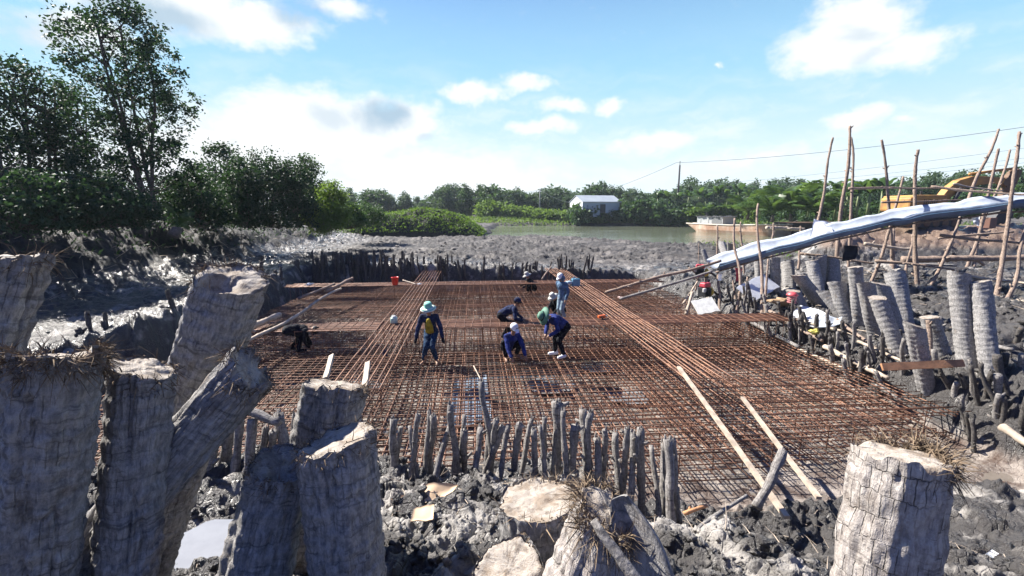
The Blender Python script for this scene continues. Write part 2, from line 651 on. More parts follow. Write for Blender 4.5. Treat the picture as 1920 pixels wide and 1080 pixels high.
def watermat():
    m = bpy.data.materials.new('river_water')
    m.use_nodes = True
    t = NT(m.node_tree)
    b = t.n['Principled BSDF']
    pos = t.new('ShaderNodeNewGeometry').outputs['Position']
    b.inputs['Base Color'].default_value = (.13, .145, .10, 1)
    b.inputs['IOR'].default_value = 1.33
    t.set(b.inputs['Roughness'], t.math('ADD', .04, t.math('MULTIPLY', t.ramp(t.noise(t.scale(pos, (.05, .25, 1)), 1, 3), .4, .65), .12)))
    bn = t.new('ShaderNodeBump')
    bn.inputs['Strength'].default_value = .5
    bn.inputs['Distance'].default_value = .05
    t.set(bn.inputs['Height'], t.math('ADD', t.noise(t.scale(pos, (1.2, 3.2, 1)), 1, 4, .6), t.math('MULTIPLY', t.noise(t.scale(pos, (.3, .9, 1)), 1, 2), .8)))
    t.set(b.inputs['Normal'], bn.outputs[0])
    return m


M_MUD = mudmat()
M_BARK = barkmat('palm_bark', (.155, .15, .148), (.39, .372, .352), .32, bw=.034, bh=.15, blotch=.6)
M_BARKB = barkmat('cracked_palm_bark', (.23, .20, .18), (.50, .455, .41), .55, bw=.036, bh=.085, blotch=.6)
M_CUT = cutmat()
M_FIBRE = mat('palm_fibre', (.27, .20, .135), .95, var=.75, vscale=25, spec=.2)
M_STAKED = barkmat('dark_stake_wood', (.045, .04, .038), (.13, .12, .11), .6, bw=.03, bh=.22, R0=.05)  # darker stake wood: the far stakes' backlit shade is put into its colour
M_STAKE = barkmat('stake_wood', (.12, .111, .106), (.33, .308, .285), .6, bw=.03, bh=.22, R0=.05)
M_POLE = barkmat('pole_wood', (.15, .105, .082), (.40, .31, .245), .5, bw=.03, bh=.3, R0=.05, blotch=.5)
M_PALEW = mat('pale_timber', (.48, .39, .30), .75, var=.45, vscale=6, bump=.3, bscale=40)
M_ORANGEW = mat('orange_timber', (.50, .25, .12), .75, var=.45, vscale=5, bump=.3, bscale=40)
M_RUST = mat('rusty_steel', (.31, .158, .09), .5, metal=.25, vscale=3, bump=.4, bscale=120, col2=(.11, .046, .026))
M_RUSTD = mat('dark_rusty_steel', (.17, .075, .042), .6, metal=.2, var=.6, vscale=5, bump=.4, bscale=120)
M_WATER = watermat()
M_PITWATER = mat('pit_water', (.17, .145, .12), .05, var=.15, bump=.03, bscale=6)
M_PUDDLE = mat('puddle_water', (.26, .265, .27), .05, var=.1, bump=.03, bscale=6)
M_TRUNK = mat('tree_trunk', (.16, .135, .11), .9, var=.5, vscale=12, bump=.6, bscale=30)
L_DARK = leafmat('dark_leaf', (.011, .034, .018), (.036, .078, .032), .24)
L_MID = leafmat('mid_leaf', (.022, .058, .024), (.060, .115, .040), .3)
L_LITE = leafmat('light_leaf', (.055, .115, .024), (.14, .22, .05), .38)
L_FAR = leafmat('far_leaf', (.035, .075, .045), (.085, .135, .070), .28)  # lighter, bluish green: some distance haze is put into the leaf colour
L_PALM = leafmat('palm_leaf', (.030, .070, .020), (.10, .17, .05), .35, .38)
M_SHEET = mat('plastic_sheet', (.82, .84, .88), .35, var=.12, vscale=4, bump=.35, bscale=7, transl=.35)
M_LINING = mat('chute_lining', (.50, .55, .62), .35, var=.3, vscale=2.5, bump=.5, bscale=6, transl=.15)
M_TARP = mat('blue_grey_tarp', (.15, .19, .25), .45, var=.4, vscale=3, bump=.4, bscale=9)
# ------------------------------------------------------------------ terrain
CY, SY = math.cos(YAW), math.sin(YAW)
PX0, PX1, PY0, PY1, PZ = -8.5, 9.5, 5.6, 24.1, -.56     # the excavated pit


def macro(X, Y):
    u = X * CY - Y * SY
    v = X * SY + Y * CY
    d = np.hypot(X, Y)
    z = np.full(X.shape, 1.0)
    z = z + .12 * fbm2(X * .12, Y * .12, 5, 3)
    z = z - .38 * sstep(-2, 4, X) * sstep(60, 40, Y)
    z = z + .38 * sstep(6, 2, Y) * sstep(-2, 4, X)
    z = z + np.clip(.36 * (4.6 - d), 0, 1.15) * sstep(-6, 0, Y + 2)            # mound the photographer stands on
    z = z - .78 * sstep(.9, 2.3, X) * sstep(9.6, 8.2, X) * sstep(2.6, 4.3, Y) * sstep(9, 7, Y)   # sloping mud at the near right corner of the mat
    rb = sstep(7.9, 9.2, X) * sstep(3.0, 5.2, Y) * sstep(27, 22, Y)            # low right bank rising away from the mat
    z = z * (1 - rb) + rb * (.10 + .52 * sstep(9.1, 10.6, X) + .55 * sstep(11, 16, X) + .12 * fbm2(X * .3, Y * .3, 15, 3))
    # levee along the left
    hl = np.interp(v, [-20, 10, 20, 30, 41, 50, 62], [2.1, 2.2, 2.25, 1.9, 1.35, .7, .3])
    wob = 1.2 * fbm2(X * .2, Y * .2, 31, 3)
    z = z + hl * sstep(-15.3, -20.5, u + wob) * (1 - .3 * sstep(-24, -34, u))
    z = z - .12 * sstep(-9, -10.5, X) * sstep(-16, -14, u) * sstep(26, 20, Y)
    # embankment at the right
    ew = sstep(.62, .72, u / np.maximum(v, 4) + .02 * fbm2(X * .3, Y * .3, 77, 2)) * sstep(21.0, 27.5, v + 1.5 * fbm2(X * .25, Y * .25, 41, 3)) * sstep(60, 48, v)
    z = z + 1.95 * ew
    # river
    shore = 54 - 9 * sstep(3, 19, u)
    riv = sstep(shore - .6, shore + 2.0, v + .8 * fbm2(X * .3, Y * .3, 55, 3)) * sstep(-4.5, -2.0, u + 1.2 * fbm2(X * .1, Y * .1, 12, 2)) * (1 - sstep(101, 104, v + 2 * fbm2(X * .06, Y * .06, 91, 2) + .25 * np.maximum(u - 22, 0)))
    z = z * (1 - riv) + (-.6) * riv
    z = z + .9 * sstep(104, 112, v + .25 * np.maximum(u - 22, 0))
    # pit
    wob = .18 * fbm2(X * 1.1, Y * 1.1, 66, 3)
    f = sstep(PX0 - .45, PX0 + .15, X + wob) * sstep(PX1 + .35, PX1 - .6, X + wob) * sstep(PY0 - .75, PY0 + .45, Y + wob) * sstep(PY1 + .25, PY1 - .15, Y + wob)
    z = z * (1 - f) + PZ * f
    return z, f, riv


def height(X, Y):
    X = np.asarray(X, float); Y = np.asarray(Y, float)
    z, f, riv = macro(X, Y)
    u = X * CY - Y * SY
    v = X * SY + Y * CY
    d = np.hypot(X, Y)
    lev = sstep(-14.5, -18, u)
    emb = sstep(.60, .70, u / np.maximum(v, 4)) * sstep(20, 25, v)
    smooth = sstep(.1, .5, fbm2(X * .16, Y * .16, 8, 3) + .25 * sstep(22, 30, v) * sstep(40, 34, v))
    chan = sstep(-8.6, -9.6, X) * sstep(-15.5, -13.5, u) * sstep(32, 22, Y)
    amp = (1 - .82 * sstep(.55, .98, f)) * (1 - .62 * chan) * (1 - .8 * riv) * (1 - .45 * smooth * (d > 12)) 
    nearz = sstep(9, 5.5, d)
    midz = np.maximum(nearz, .9 * sstep(8.5, 9.5, X) * sstep(20, 12, d))
    midz = np.maximum(midz, 1.6 * chan)
    wx = .25 * vn2(X * 1.7, Y * 1.7, 3); wy = .25 * vn2(X * 1.7, Y * 1.7, 4)
    n = .16 * fbm2(X * .55, Y * .55, 1, 3)
    n = n + .20 * chunks2(X * 1.0 + wx, Y * 1.3 + wy, 21) * (.8 + .6 * vn2(X * .35, Y * .35, 19)) * (1 - .35 * nearz)
    n = n + .15 * chunks2(X * 2.6 + wx * 2.2, Y * 3.0 + wy * 2.2, 22) * (.8 + .5 * vn2(X * .9, Y * .9, 29)) * (1 - .2 * nearz)
    rough = .5 + .5 * sstep(-.25, .3, vn2(X * .8 + 3, Y * .8, 61))
    n = n + midz * rough * .075 * chunks2(X * 5.3 + wx * 5, Y * 5.8 + wy * 5, 23)
    n = n + midz * rough * .042 * chunks2(X * 12 + wx * 9, Y * 12 + wy * 9, 24)
    n = n + .10 * fbm2(X * 2.1, Y * 2.5, 33, 4, True)
    n = n + .055 * rough * fbm2(X * 7, Y * 8, 37, 4, True)
    n = n + lev * (.35 * fbm2(X * .7, Y * .7, 44, 4, True)) + emb * .2 * fbm2(X * .8, Y * .8, 45, 4, True)
    far = sstep(70, 100, d)
    return z + (n - .02) * amp * (1 - .7 * far) - .03 * f


def gz(x, y):
    return float(height(np.array([x]), np.array([y]))[0])


def hit(px, py, t0=3.0, t1=70.0):
    """depth at which the line of sight through a pixel meets the ground"""
    ts = np.geomspace(t0, t1, 900)
    r = ray(px, py)
    h = macro(r.x * ts, r.y * ts)[0]
    k = np.nonzero(CAMZ + r.z * ts < h)[0]
    return float(ts[k[0]]) if len(k) else t1


def mz(x, y):
    return float(macro(np.array([x]), np.array([y]))[0][0])


th_f = np.linspace(R(-60), R(60), 940) + YAW
th_b = np.linspace(R(60), R(300), 200)[1:-1] + YAW
TH = np.concatenate([th_f, th_b])
RR = np.concatenate([np.geomspace(.25, 1.2, 20)[:-1], np.geomspace(1.2, 34, 520)[:-1], np.geomspace(34, 130, 150)[:-1], np.geomspace(130, 2500, 50)])
tt, rr = np.meshgrid(TH, RR)
GX, GY = rr * np.sin(tt), rr * np.cos(tt)
GZ = height(GX.ravel(), GY.ravel()).reshape(GX.shape)
GZ = np.where(rr > 400, 1.9, GZ)
nt, nr = len(TH), len(RR)
V = np.stack([GX.ravel(), GY.ravel(), GZ.ravel()], 1)
ii, jj = np.meshgrid(np.arange(nr - 1), np.arange(nt), indexing='ij')
j2 = (jj + 1) % nt
Q = np.stack([ii * nt + jj, (ii + 1) * nt + jj, (ii + 1) * nt + j2, ii * nt + j2], -1).reshape(-1, 4)
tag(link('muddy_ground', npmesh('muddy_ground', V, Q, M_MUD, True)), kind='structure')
del V, Q, ii, jj, tt, rr, GX, GY, GZ

m = MB()
m.add([(-160, 40, .42), (260, 40, .42), (260, 140, .42), (-160, 140, .42)], [(0, 1, 2, 3)])
tag(m.obj('river_water', M_WATER), kind='structure')
m = MB()
m.add([(PX0, PY0, -.605), (PX1, PY0, -.605), (PX1, PY1, -.605), (PX0, PY1, -.605)], [(0, 1, 2, 3)])
tag(m.obj('pit_water', M_PITWATER), kind='structure')


def puddle(px, py, z, rx, ry, seed):
    c = G(px, py, z)
    m = MB()
    n = 40
    a = np.arange(n) / n * 2 * PI
    k = 1 + .35 * vn2(np.cos(a) * 1.5 + seed, np.sin(a) * 1.5, seed)
    m.add(np.stack([c.x + rx * k * np.cos(a), c.y + ry * k * np.sin(a), np.full(n, z)], 1), [tuple(range(n))])
    tag(m.obj('puddle_water', M_PUDDLE), kind='structure')


c = G(385, 1035, 1.25)
puddle(385, 1035, mz(c.x, c.y) + .0, .5, .45, 3)

# loose clods of mud in the foreground and along the pit edges
rng = np.random.default_rng(4)
bmi = bmesh.new()
bmesh.ops.create_icosphere(bmi, subdivisions=3, radius=1)
ICO = np.array([v.co[:] for v in bmi.verts])
ICF = np.array([[v.index for v in f.verts] for f in bmi.faces])
bmi.free()
bmi = bmesh.new()
bmesh.ops.create_icosphere(bmi, subdivisions=2, radius=1)
ICO2 = np.array([v.co[:] for v in bmi.verts])
ICF2 = np.array([[v.index for v in f.verts] for f in bmi.faces])
bmi.free()


def clods(name, pts, sizes, mat_, big=False, flat=.7):
    ico, icf = (ICO, ICF) if big else (ICO2, ICF2)
    n0 = len(ico)
    N = len(pts)
    P = np.repeat(ico[None], N, 0)
    sh = rng.uniform(-50, 50, (N, 1, 3))
    q = (P * 1.3 + sh).reshape(-1, 3)
    rad = 1 + .55 * vn3(q, 7) - .6 * np.abs(vn3(q * 1.9, 8)) + .30 * vn3(q * 4.3, 9)
    if big: rad = rad + .10 * vn3(q * 6.1, 9)
    P = P * rad.reshape(N, n0, 1)
    ax = rng.normal(0, 1, (N, 1, 3)) * .25 + 1
    P = P * ax
    P[:, :, 2] *= flat
    ang = rng.uniform(0, 2 * PI, N)
    cs, sn = np.cos(ang)[:, None], np.sin(ang)[:, None]
    x = P[:, :, 0] * cs - P[:, :, 1] * sn
    y = P[:, :, 0] * sn + P[:, :, 1] * cs
    P = np.stack([x, y, P[:, :, 2]], 2) * sizes[:, None, None] + pts[:, None, :]
    Qf = (icf[None] + (np.arange(N) * n0)[:, None, None]).reshape(-1, 3)
    return link(name, npmesh(name, P.reshape(-1, 3), Qf, mat_, True))


N = 4200
a = rng.uniform(R(-52), R(52), N) + YAW
r_ = 2.2 + 4.6 * rng.random(N) ** 1.2
px, py = r_ * np.sin(a), r_ * np.cos(a)
keep = (py < 5.2) | (px > PX1) | (px < PX0)
px, py = px[keep], py[keep]
sz = .010 + .038 * rng.random(len(px)) ** 2.8
tag(clods('mud_clods', np.stack([px, py, height(px, py) + sz * .25], 1), sz, M_MUD), 'loose wet clods of dark mud strewn over the foreground', kind='stuff')
N = 1500
px = rng.uniform(-24, 34, N); py = rng.uniform(6, 40, N)
keep = (px < PX0 - .2) | (px > PX1 + .1) | (py > PY1 + .2)
px, py = px[keep], py[keep]
sz = .03 + .12 * rng.random(len(px)) ** 2.5
tag(clods('mud_clods', np.stack([px, py, height(px, py) + sz * .2], 1), sz, M_MUD), 'lumps of dug mud scattered around the pit and over the far flat', kind='stuff')

N = 3800
px = rng.uniform(9.3, 19, N); py = rng.uniform(3.5, 20, N)
sz = .015 + .07 * rng.random(N) ** 3
tag(clods('mud_clods', np.stack([px, py, height(px, py) + sz * .2], 1), sz, M_MUD), 'crumbled mud lying all over the low right bank', kind='stuff')

# ------------------------------------------------------------------ rebar
MX0, MX1, MY0, MY1 = -7.7, 9.25, 6.15, 23.7


def barmesh(L, r, seed, along='x', wob=.012, n=6):
    m = MB()
    k = max(3, int(L / .9))
    s = np.linspace(0, L, k)
    a = np.stack([s, wob * vn2(s * .5, s * 0 + seed, seed), wob * vn2(s * .6, s * 0 + 9.3, seed + 1)], 1)
    if along == 'y': a = a[:, [1, 0, 2]]
    if along == 'z': a = a[:, [1, 2, 0]]
    return m.tube(a, r, n)


def rebar_mat(label, z, step, off, r, seed, dark):
    root = thing('rebar_mat', label, 'rebar mat', (MX0, MY0, z))
    rnd = random.Random(seed)
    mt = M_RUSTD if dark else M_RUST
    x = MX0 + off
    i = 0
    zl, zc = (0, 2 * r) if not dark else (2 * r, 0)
    while x < MX1:
        y0 = MY0 + .19 * max(0, x - 3.7) + rnd.uniform(-.12, .12)
        o = barmesh(MY1 - y0 + rnd.uniform(-.2, .3), r, seed * 100 + i, 'y').obj('lengthwise_bar', mt if rnd.random() < .8 else M_RUSTD, root, True)
        o.location = (x - MX0 + rnd.uniform(-.02, .02), y0 - MY0, zl)
        o.rotation_euler = (0, 0, rnd.uniform(-.004, .004))
        x += step * (.35 if rnd.random() < .10 else 1); i += 1
    y = MY0 + .06 + off
    while y < MY1:
        xe = min(MX1 + .1, 3.7 + (y - MY0) / .19) + rnd.uniform(-.12, .12)
        x0 = MX0 + rnd.uniform(-.15, .15)
        o = barmesh(xe - x0, r, seed * 200 + i, 'x').obj('cross_bar', mt if rnd.random() < .5 else M_RUSTD, root, True)
        o.location = (x0 - MX0, y - MY0 + rnd.uniform(-.02, .02), zc)
        o.rotation_euler = (0, 0, rnd.uniform(-.003, .003))
        y += step * (.4 if rnd.random() < .08 else 1); i += 1
    return root


up = rebar_mat('upper mat of tied rusty rebar spread across the whole pit', .0, .178, .0, .0100, 1, False)
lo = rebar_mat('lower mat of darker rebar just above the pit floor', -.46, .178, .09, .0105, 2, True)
m = MB()
x = MX0 + .2
while x < MX1:
    y = MY0 + .3 + .19 * max(0, x - 3.7)
    while y < MY1:
        m.tube([(x - MX0, y - MY0, -.5), (x - MX0 + .01, y - MY0, .02)], .009, 5)
        y += .8
    x += .6
m.obj('upright_spacers', M_RUSTD, up)['kind'] = 'stuff'


def beam(label, along, c, a0, a1, ztop, nb, wdt, sstep_, r, grp, seed, zbot=-.4, legs=True):
    """cage of long bars over rectangular stirrups"""
    rnd = random.Random(seed)
    loc = (a0, c, ztop) if along == 'x' else (c, a0, ztop)
    root = thing('rebar_beam', label, 'rebar cage', loc, 0, grp)
    L = a1 - a0
    for k in range(nb):
        o_ = (k / (nb - 1) - .5) * wdt + rnd.uniform(-.01, .01)
        e0, e1 = rnd.uniform(-.25, .2), rnd.uniform(-.2, .3)
        o = barmesh(L + e1 - e0, r, seed * 31 + k, along, .014).obj('top_bar', M_RUSTD if along == 'x' and k % 2 else M_RUST, root, True)
        o.location = (e0, o_, 0) if along == 'x' else (o_, e0, 0)
    for k in range(0, nb, 2):
        o_ = (k / (nb - 1) - .5) * wdt
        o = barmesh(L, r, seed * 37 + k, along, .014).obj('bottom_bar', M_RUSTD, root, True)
        o.location = (0, o_, zbot - ztop) if along == 'x' else (o_, 0, zbot - ztop)
    hw, dz = wdt / 2 + .02, zbot - ztop - .02
    m = MB()
    t_ = r + .007
    pts = [(-hw, dz), (hw, dz), (hw, t_), (-hw, t_)]
    for q in range(4):
        a, b = pts[q], pts[(q + 1) % 4]
        A = (0, a[0], a[1]) if along == 'x' else (a[0], 0, a[1])
        B = (0, b[0], b[1]) if along == 'x' else (b[0], 0, b[1])
        m.tube([A, B], .0075, 5)
    me = m.mesh('stirrup', M_RUST)
    s, n = .15, 0
    while s < L and n < 98:
        o = link('stirrup', me, root)
        sh = rnd.uniform(-.03, .03)
        o.location = (s + sh, 0, 0) if along == 'x' else (0, s + sh, 0)
        o.rotation_euler = (0, rnd.uniform(-.02, .02), rnd.uniform(-.10, .04)) if along == 'x' else (rnd.uniform(-.02, .02), 0, rnd.uniform(-.04, .04))
        s += sstep_; n += 1
    return root


BG = 'rebar beam cages crossing the mat'
BZ = .60
bm1 = beam('long rusty beam cage crossing the pit from side to side beside the men', 'x', 12.55, -7.6, 9.75, BZ, 19, .92, .24, .0155, BG, 1)
bm2 = beam('far crossing beam cage below the far stakes, the one carrying the red bucket', 'x', 19.9, -7.9, 8.6, BZ, 17, .92, .26, .0155, BG, 2)
bm3 = beam('lengthwise beam cage running away at the left behind the man in the yellow shirt', 'y', -2.15, 7.6, 24.4, BZ + .03, 8, .92, 1.6, .0165, BG, 3)
bm4 = beam('lengthwise beam cage running away at the right, two timbers lying at its near end', 'y', 4.5, 7.6, 24.6, BZ + .03, 9, .95, 1.6, .0165, BG, 4)

# ------------------------------------------------------------------ palm trunks
def align_z(d):
    return Vector(d).normalized().to_track_quat('Z', 'Y')


def trunk(label, base, top, r0, r1, tilt=(0, 0), seed=0, hi=True, fibre=200, scoop=0.0, bark=None, ringamp=.009, ringstep=.085, group=None, name='palm_trunk', flen=.09, fside=None, jag=.012, nrm=None):
    base, top = Vector(base), Vector(top)
    L = (top - base).length
    root = thing(name, label, 'palm trunk', base, 0, group)
    root.rotation_mode = 'QUATERNION'
    qa = align_z(top - base)
    root.rotation_quaternion = qa
    if nrm is not None:                                             # sawn face normal: right, up, towards the camera
        nl = qa.inverted() @ (CR @ Vector((nrm[0], nrm[1], nrm[2])))
        tilt = (-nl.x / max(nl.z, .35), -nl.y / max(nl.z, .35))
    if fside is not None:                                           # direction of the frayed side, right / away
        fl = qa.inverted() @ (CR @ Vector((math.cos(fside[0]), .2, -math.sin(fside[0]))))
        fside = (math.atan2(fl.y, fl.x), fside[1])
    n, K = (88, max(24, int(L / .012))) if hi else (28, max(16, int(L / .03)))
    K = min(K, 230)
    th = np.arange(n) / n * 2 * PI
    rs = np.random.default_rng(seed)
    ph = rs.uniform(0, 99)
    zpl = L + r1 * (tilt[0] * np.cos(th) + tilt[1] * np.sin(th))
    ztop = zpl + jag * vn2(np.cos(th) * 4 + ph, np.sin(th) * 4, seed)
    kk = np.linspace(0, 1, K)[:, None]
    Z = kk * ztop[None]
    TT = np.repeat(th[None], K, 0)
    rad = r0 + (r1 - r0) * kk
    p3 = np.stack([np.cos(TT) * 3 + ph, np.sin(TT) * 3, Z * 2.5], 2).reshape(-1, 3)
    lump = vn3(p3, seed).reshape(K, n)
    # leaf scar rings, wavering round the trunk
    zz = Z + .03 * vn3(np.stack([np.cos(TT) * 2 + ph, np.sin(TT) * 2, Z * 6], 2).reshape(-1, 3), seed + 3).reshape(K, n)
    ringp = zz / ringstep + .8 * vn2(zz * 3, zz * 0 + ph, seed)
    fr = ringp - np.floor(ringp)
    ring = np.where(fr < .82, fr / .82, (1 - fr) / .18)
    rag = vn3(np.stack([np.cos(TT) * 16 + ph, np.sin(TT) * 16, Z * 5], 2).reshape(-1, 3), seed + 5).reshape(K, n)
    chip = vn3(np.stack([np.cos(TT) * 9 + ph, np.sin(TT) * 9, Z * 22], 2).reshape(-1, 3), seed + 6).reshape(K, n)
    rad = rad * (1 + .10 * lump) + ringamp * (ring - .5) + (.010 if hi else .006) * rag * .6 + (.006 if hi else 0) * chip
    rad = rad - .022 * np.clip(.93 - kk * 0 - np.abs(lump + .4) * 9, 0, 1) * hi           # old gouges
    X, Y = rad * np.cos(TT), rad * np.sin(TT)
    m = MB()
    f = [(k * n + j, k * n + (j + 1) % n, (k + 1) * n + (j + 1) % n, (k + 1) * n + j) for k in range(K - 1) for j in range(n)]
    m.add(np.stack([X, Y, Z], 2).reshape(-1, 3), f)
    m.obj('bark', bark or M_BARK, root, True)
    # sawn end
    m = MB()
    q = 14 if hi else 5
    vs = [(0, 0, L)]
    for i in range(1, q + 1):
        a = i / q
        rx = rad[-1] * a * (.997 if i < q else .985)
        zc = L + a * (zpl - L) + a ** 8 * (ztop - zpl)
        zc = zc - (.004 if i < q else .012) - scoop * np.maximum(0, 1 - ((np.cos(th) * a + .45) ** 2 + (np.sin(th) * a - .1) ** 2) * 3.2)
        if hi and i < q: zc = zc + .010 * vn2(rx * np.cos(th) * 16 + ph, rx * np.sin(th) * 16, seed) + .005 * vn2(rx * np.cos(th) * 45, rx * np.sin(th) * 45 + ph, seed)
        vs += list(np.stack([rx * np.cos(th), rx * np.sin(th), zc], 1))
    f = [(0, 1 + j, 1 + (j + 1) % n) for j in range(n)]
    f += [(1 + i * n + j, 1 + (i + 1) * n + j, 1 + (i + 1) * n + (j + 1) % n, 1 + i * n + (j + 1) % n) for i in range(q - 1) for j in range(n)]
    m.add(np.array([tuple(v) for v in vs]), f)
    m.obj('cut_face', M_CUT, root, True)
    if fibre:                                                       # frayed husk round the rim
        V, Qd = [], []
        for i in range(fibre):
            t = rs.uniform(0, 2 * PI) if fside is None else rs.normal(fside[0], fside[1])
            j = int(t / (2 * PI) * n) % n
            rr_ = rad[-1, j] * rs.uniform(.82, 1.03)
            p = np.array([rr_ * math.cos(t), rr_ * math.sin(t), ztop[j] - rs.uniform(-.01, .06)])
            d = np.array([math.cos(t) * rs.uniform(.1, 1), math.sin(t) * rs.uniform(.1, 1), rs.normal(.15, .7)]) + rs.normal(0, .45, 3)
            d /= np.linalg.norm(d)
            l = flen * rs.uniform(.3, 1.2)
            s = np.cross(d, rs.normal(0, 1, 3)); s /= np.linalg.norm(s)
            wd = rs.uniform(.0008, .0032)
            bend = rs.normal(0, .35, 3) * l
            a_, b_ = p, p + d * l * .5 + bend * .3
            c_ = p + d * l + bend - np.array([0, 0, .25 * l])
            k0 = len(V)
            V += [a_ - s * wd, a_ + s * wd, b_ + s * wd * .8, b_ - s * wd * .8, c_ + s * wd * .3, c_ - s * wd * .3]
            Qd += [(k0, k0 + 1, k0 + 2, k0 + 3), (k0 + 3, k0 + 2, k0 + 4, k0 + 5)]
        link('husk_fibre', npmesh('husk_fibre', np.array(V), np.array(Qd), M_FIBRE), root)
    return root


def trunk_px(label, a, ta, b, tb, wa, wb, ext=0.0, tilt=(0, 0), **kw):
    """top at pixel a, depth ta; lower point at pixel b, depth tb; widths in pixels"""
    T, B = W(*a, ta), W(*b, tb)
    d = (B - T).normalized()
    B = B + d * ext
    wa /= math.sqrt(1 + ((a[0] - 960) / F) ** 2 * .8)
    wb /= math.sqrt(1 + ((b[0] - 960) / F) ** 2 * .8)
    return trunk(label, B, T, wb * tb / F / 2, wa * ta / F / 2, tilt, **kw)


# foreground, left to right
trunk_px('tall palm trunk at the left edge with a pale ragged cut top, leaning in', (22, 480), 1.75, (-70, 800), 1.75, 150, 150, 1.2, (-.1, .05), nrm=(0,.98,.12), seed=11, fibre=260, flen=.07)
trunk_px('thick upright palm trunk with frayed brown top, left of the narrower upright one', (105, 665), 1.55, (72, 1080), 1.7, 190, 150, 1.0, (.0, .1), nrm=(0,1,0), seed=12, fibre=1500, flen=.06, jag=.035)
trunk_px('upright palm trunk with slanted pale cut, right beside the thick frayed one', (268, 690), 1.85, (236, 1080), 1.9, 122, 112, 1.0, (.45, .0), nrm=(.36,.93,.05), seed=13, fibre=300, flen=.05)
trunk_px('big leaning palm trunk with broad grey sawn face turned to the mat', (436, 522), 2.35, (318, 900), 2.55, 128, 122, 1.3, (-.15, -.95), nrm=(.30,.80,.42), seed=14, fibre=520, scoop=.07, flen=.06, fside=(2.4, .9))
trunk_px('palm log propped diagonally across the leaning trunk, its end broken', (470, 692), 2.15, (285, 905), 2.0, 104, 112, .55, (.35, .2), nrm=(.74,.60,-.10), seed=15, fibre=700, flen=.05, ringamp=.003, jag=.05)
trunk_px('grey palm trunk behind the sunlit cut one, torn bark on its right side', (630, 722), 2.75, (600, 900), 2.8, 118, 140, 1.4, (.1, -.2), nrm=(.15,.95,-.05), seed=16, fibre=420, flen=.06, fside=(.3, 1.3), jag=.03)
trunk_px('straight palm trunk with pale slanted cut top in front of the stakes', (632, 822), 2.05, (655, 1085), 2.1, 146, 132, .9, (.38, .12), nrm=(-.22,.93,.1), seed=17, fibre=420, flen=.05)
trunk_px('squat leaning palm trunk with dark hollow top and sunlit left flank', (528, 868), 2.2, (480, 1085), 2.15, 112, 172, .7, (.55, -.35), nrm=(.25,.9,.25), seed=18, fibre=420, scoop=.05, flen=.05)
trunk_px('low wide palm stump with bright sawn face at the bottom middle', (1008, 935), 2.3, (1010, 1060), 2.35, 150, 140, .6, (-.25, -.50), nrm=(-.12,.97,.10), seed=19, fibre=420, flen=.08, fside=(.4, 1.3), ringamp=.006)
trunk_px('short stump with rounded pale top at the bottom edge, middle of the photo', (950, 1068), 1.9, (945, 1130), 1.9, 125, 140, .5, (-.3, -.25), nrm=(-.2,.9,.4), seed=20, fibre=160, flen=.03, jag=.012)
trunk_px('sunlit leaning palm stump with a shaggy fibre crown and split right side', (1138, 955), 1.75, (1098, 1110), 1.75, 110, 240, .6, (.5, -.4), nrm=(.4,.8,.4), seed=21, fibre=1300, flen=.08, bark=M_BARKB, jag=.03)
trunk_px('thick palm trunk with cracked blocky bark standing alone at the bottom right', (1690, 850), 1.62, (1652, 1085), 1.66, 178, 212, 1.0, (.32, -.05), nrm=(.05,.99,.02), seed=22, fibre=1500, flen=.07, fside=(.2, .6), bark=M_BARKB, ringamp=.008, ringstep=.15, jag=.02)
# split slab and bent frond stalk leaning on the shaggy stump
m = MB()
a, b = W(1165, 930, 1.72), W(1225, 1110, 1.62)
dirv = (b - a).normalized()
sd = dirv.cross(Vector((.5, 1, .1))).normalized()
th_ = sd.cross(dirv)
pl = []
for k in range(9):
    s = k / 8
    c = a.lerp(b, s)
    wd = .03 + .07 * math.sin(min(1, s * 1.3) * PI * .55)
    for q in range(7):
        e = (q / 6 - .5) * 2
        pl.append(c + sd * wd * e - th_ * .035 * e * e)
for k in range(9):
    for q in range(7):
        pl.append(pl[k * 7 + q] + th_ * .025)
fs = []
for k in range(8):
    for q in range(6):
        i = k * 7 + q
        fs.append((i, i + 1, i + 8, i + 7)); fs.append((i + 63, i + 70, i + 71, i + 64))
    fs.append((k * 7, k * 7 + 7, k * 7 + 70, k * 7 + 63)); fs.append((k * 7 + 6, k * 7 + 69, k * 7 + 76, k * 7 + 13))
fs.append(tuple(range(0, 7)) + tuple(range(69, 62, -1))); fs.append(tuple(range(62, 55, -1)) + tuple(range(119, 126)))
m.add([tuple(p) for p in pl], fs)
tag(m.obj('bark_slab', M_BARK, None, True), 'curved slab of palm bark split off the shaggy stump', 'bark slab')
m = MB()
m.tube([W(1112, 975, 1.55), W(1128, 1000, 1.53), W(1155, 1035, 1.5), W(1195, 1090, 1.45), W(1230, 1150, 1.42)], [.012, .016, .019, .022, .026], 10, wob=.12, seed=3, freq=30)
tag(m.obj('frond_stalk', M_STAKE, None, True), 'dry grey frond stalk lying down the front of the shaggy stump', 'stalk')

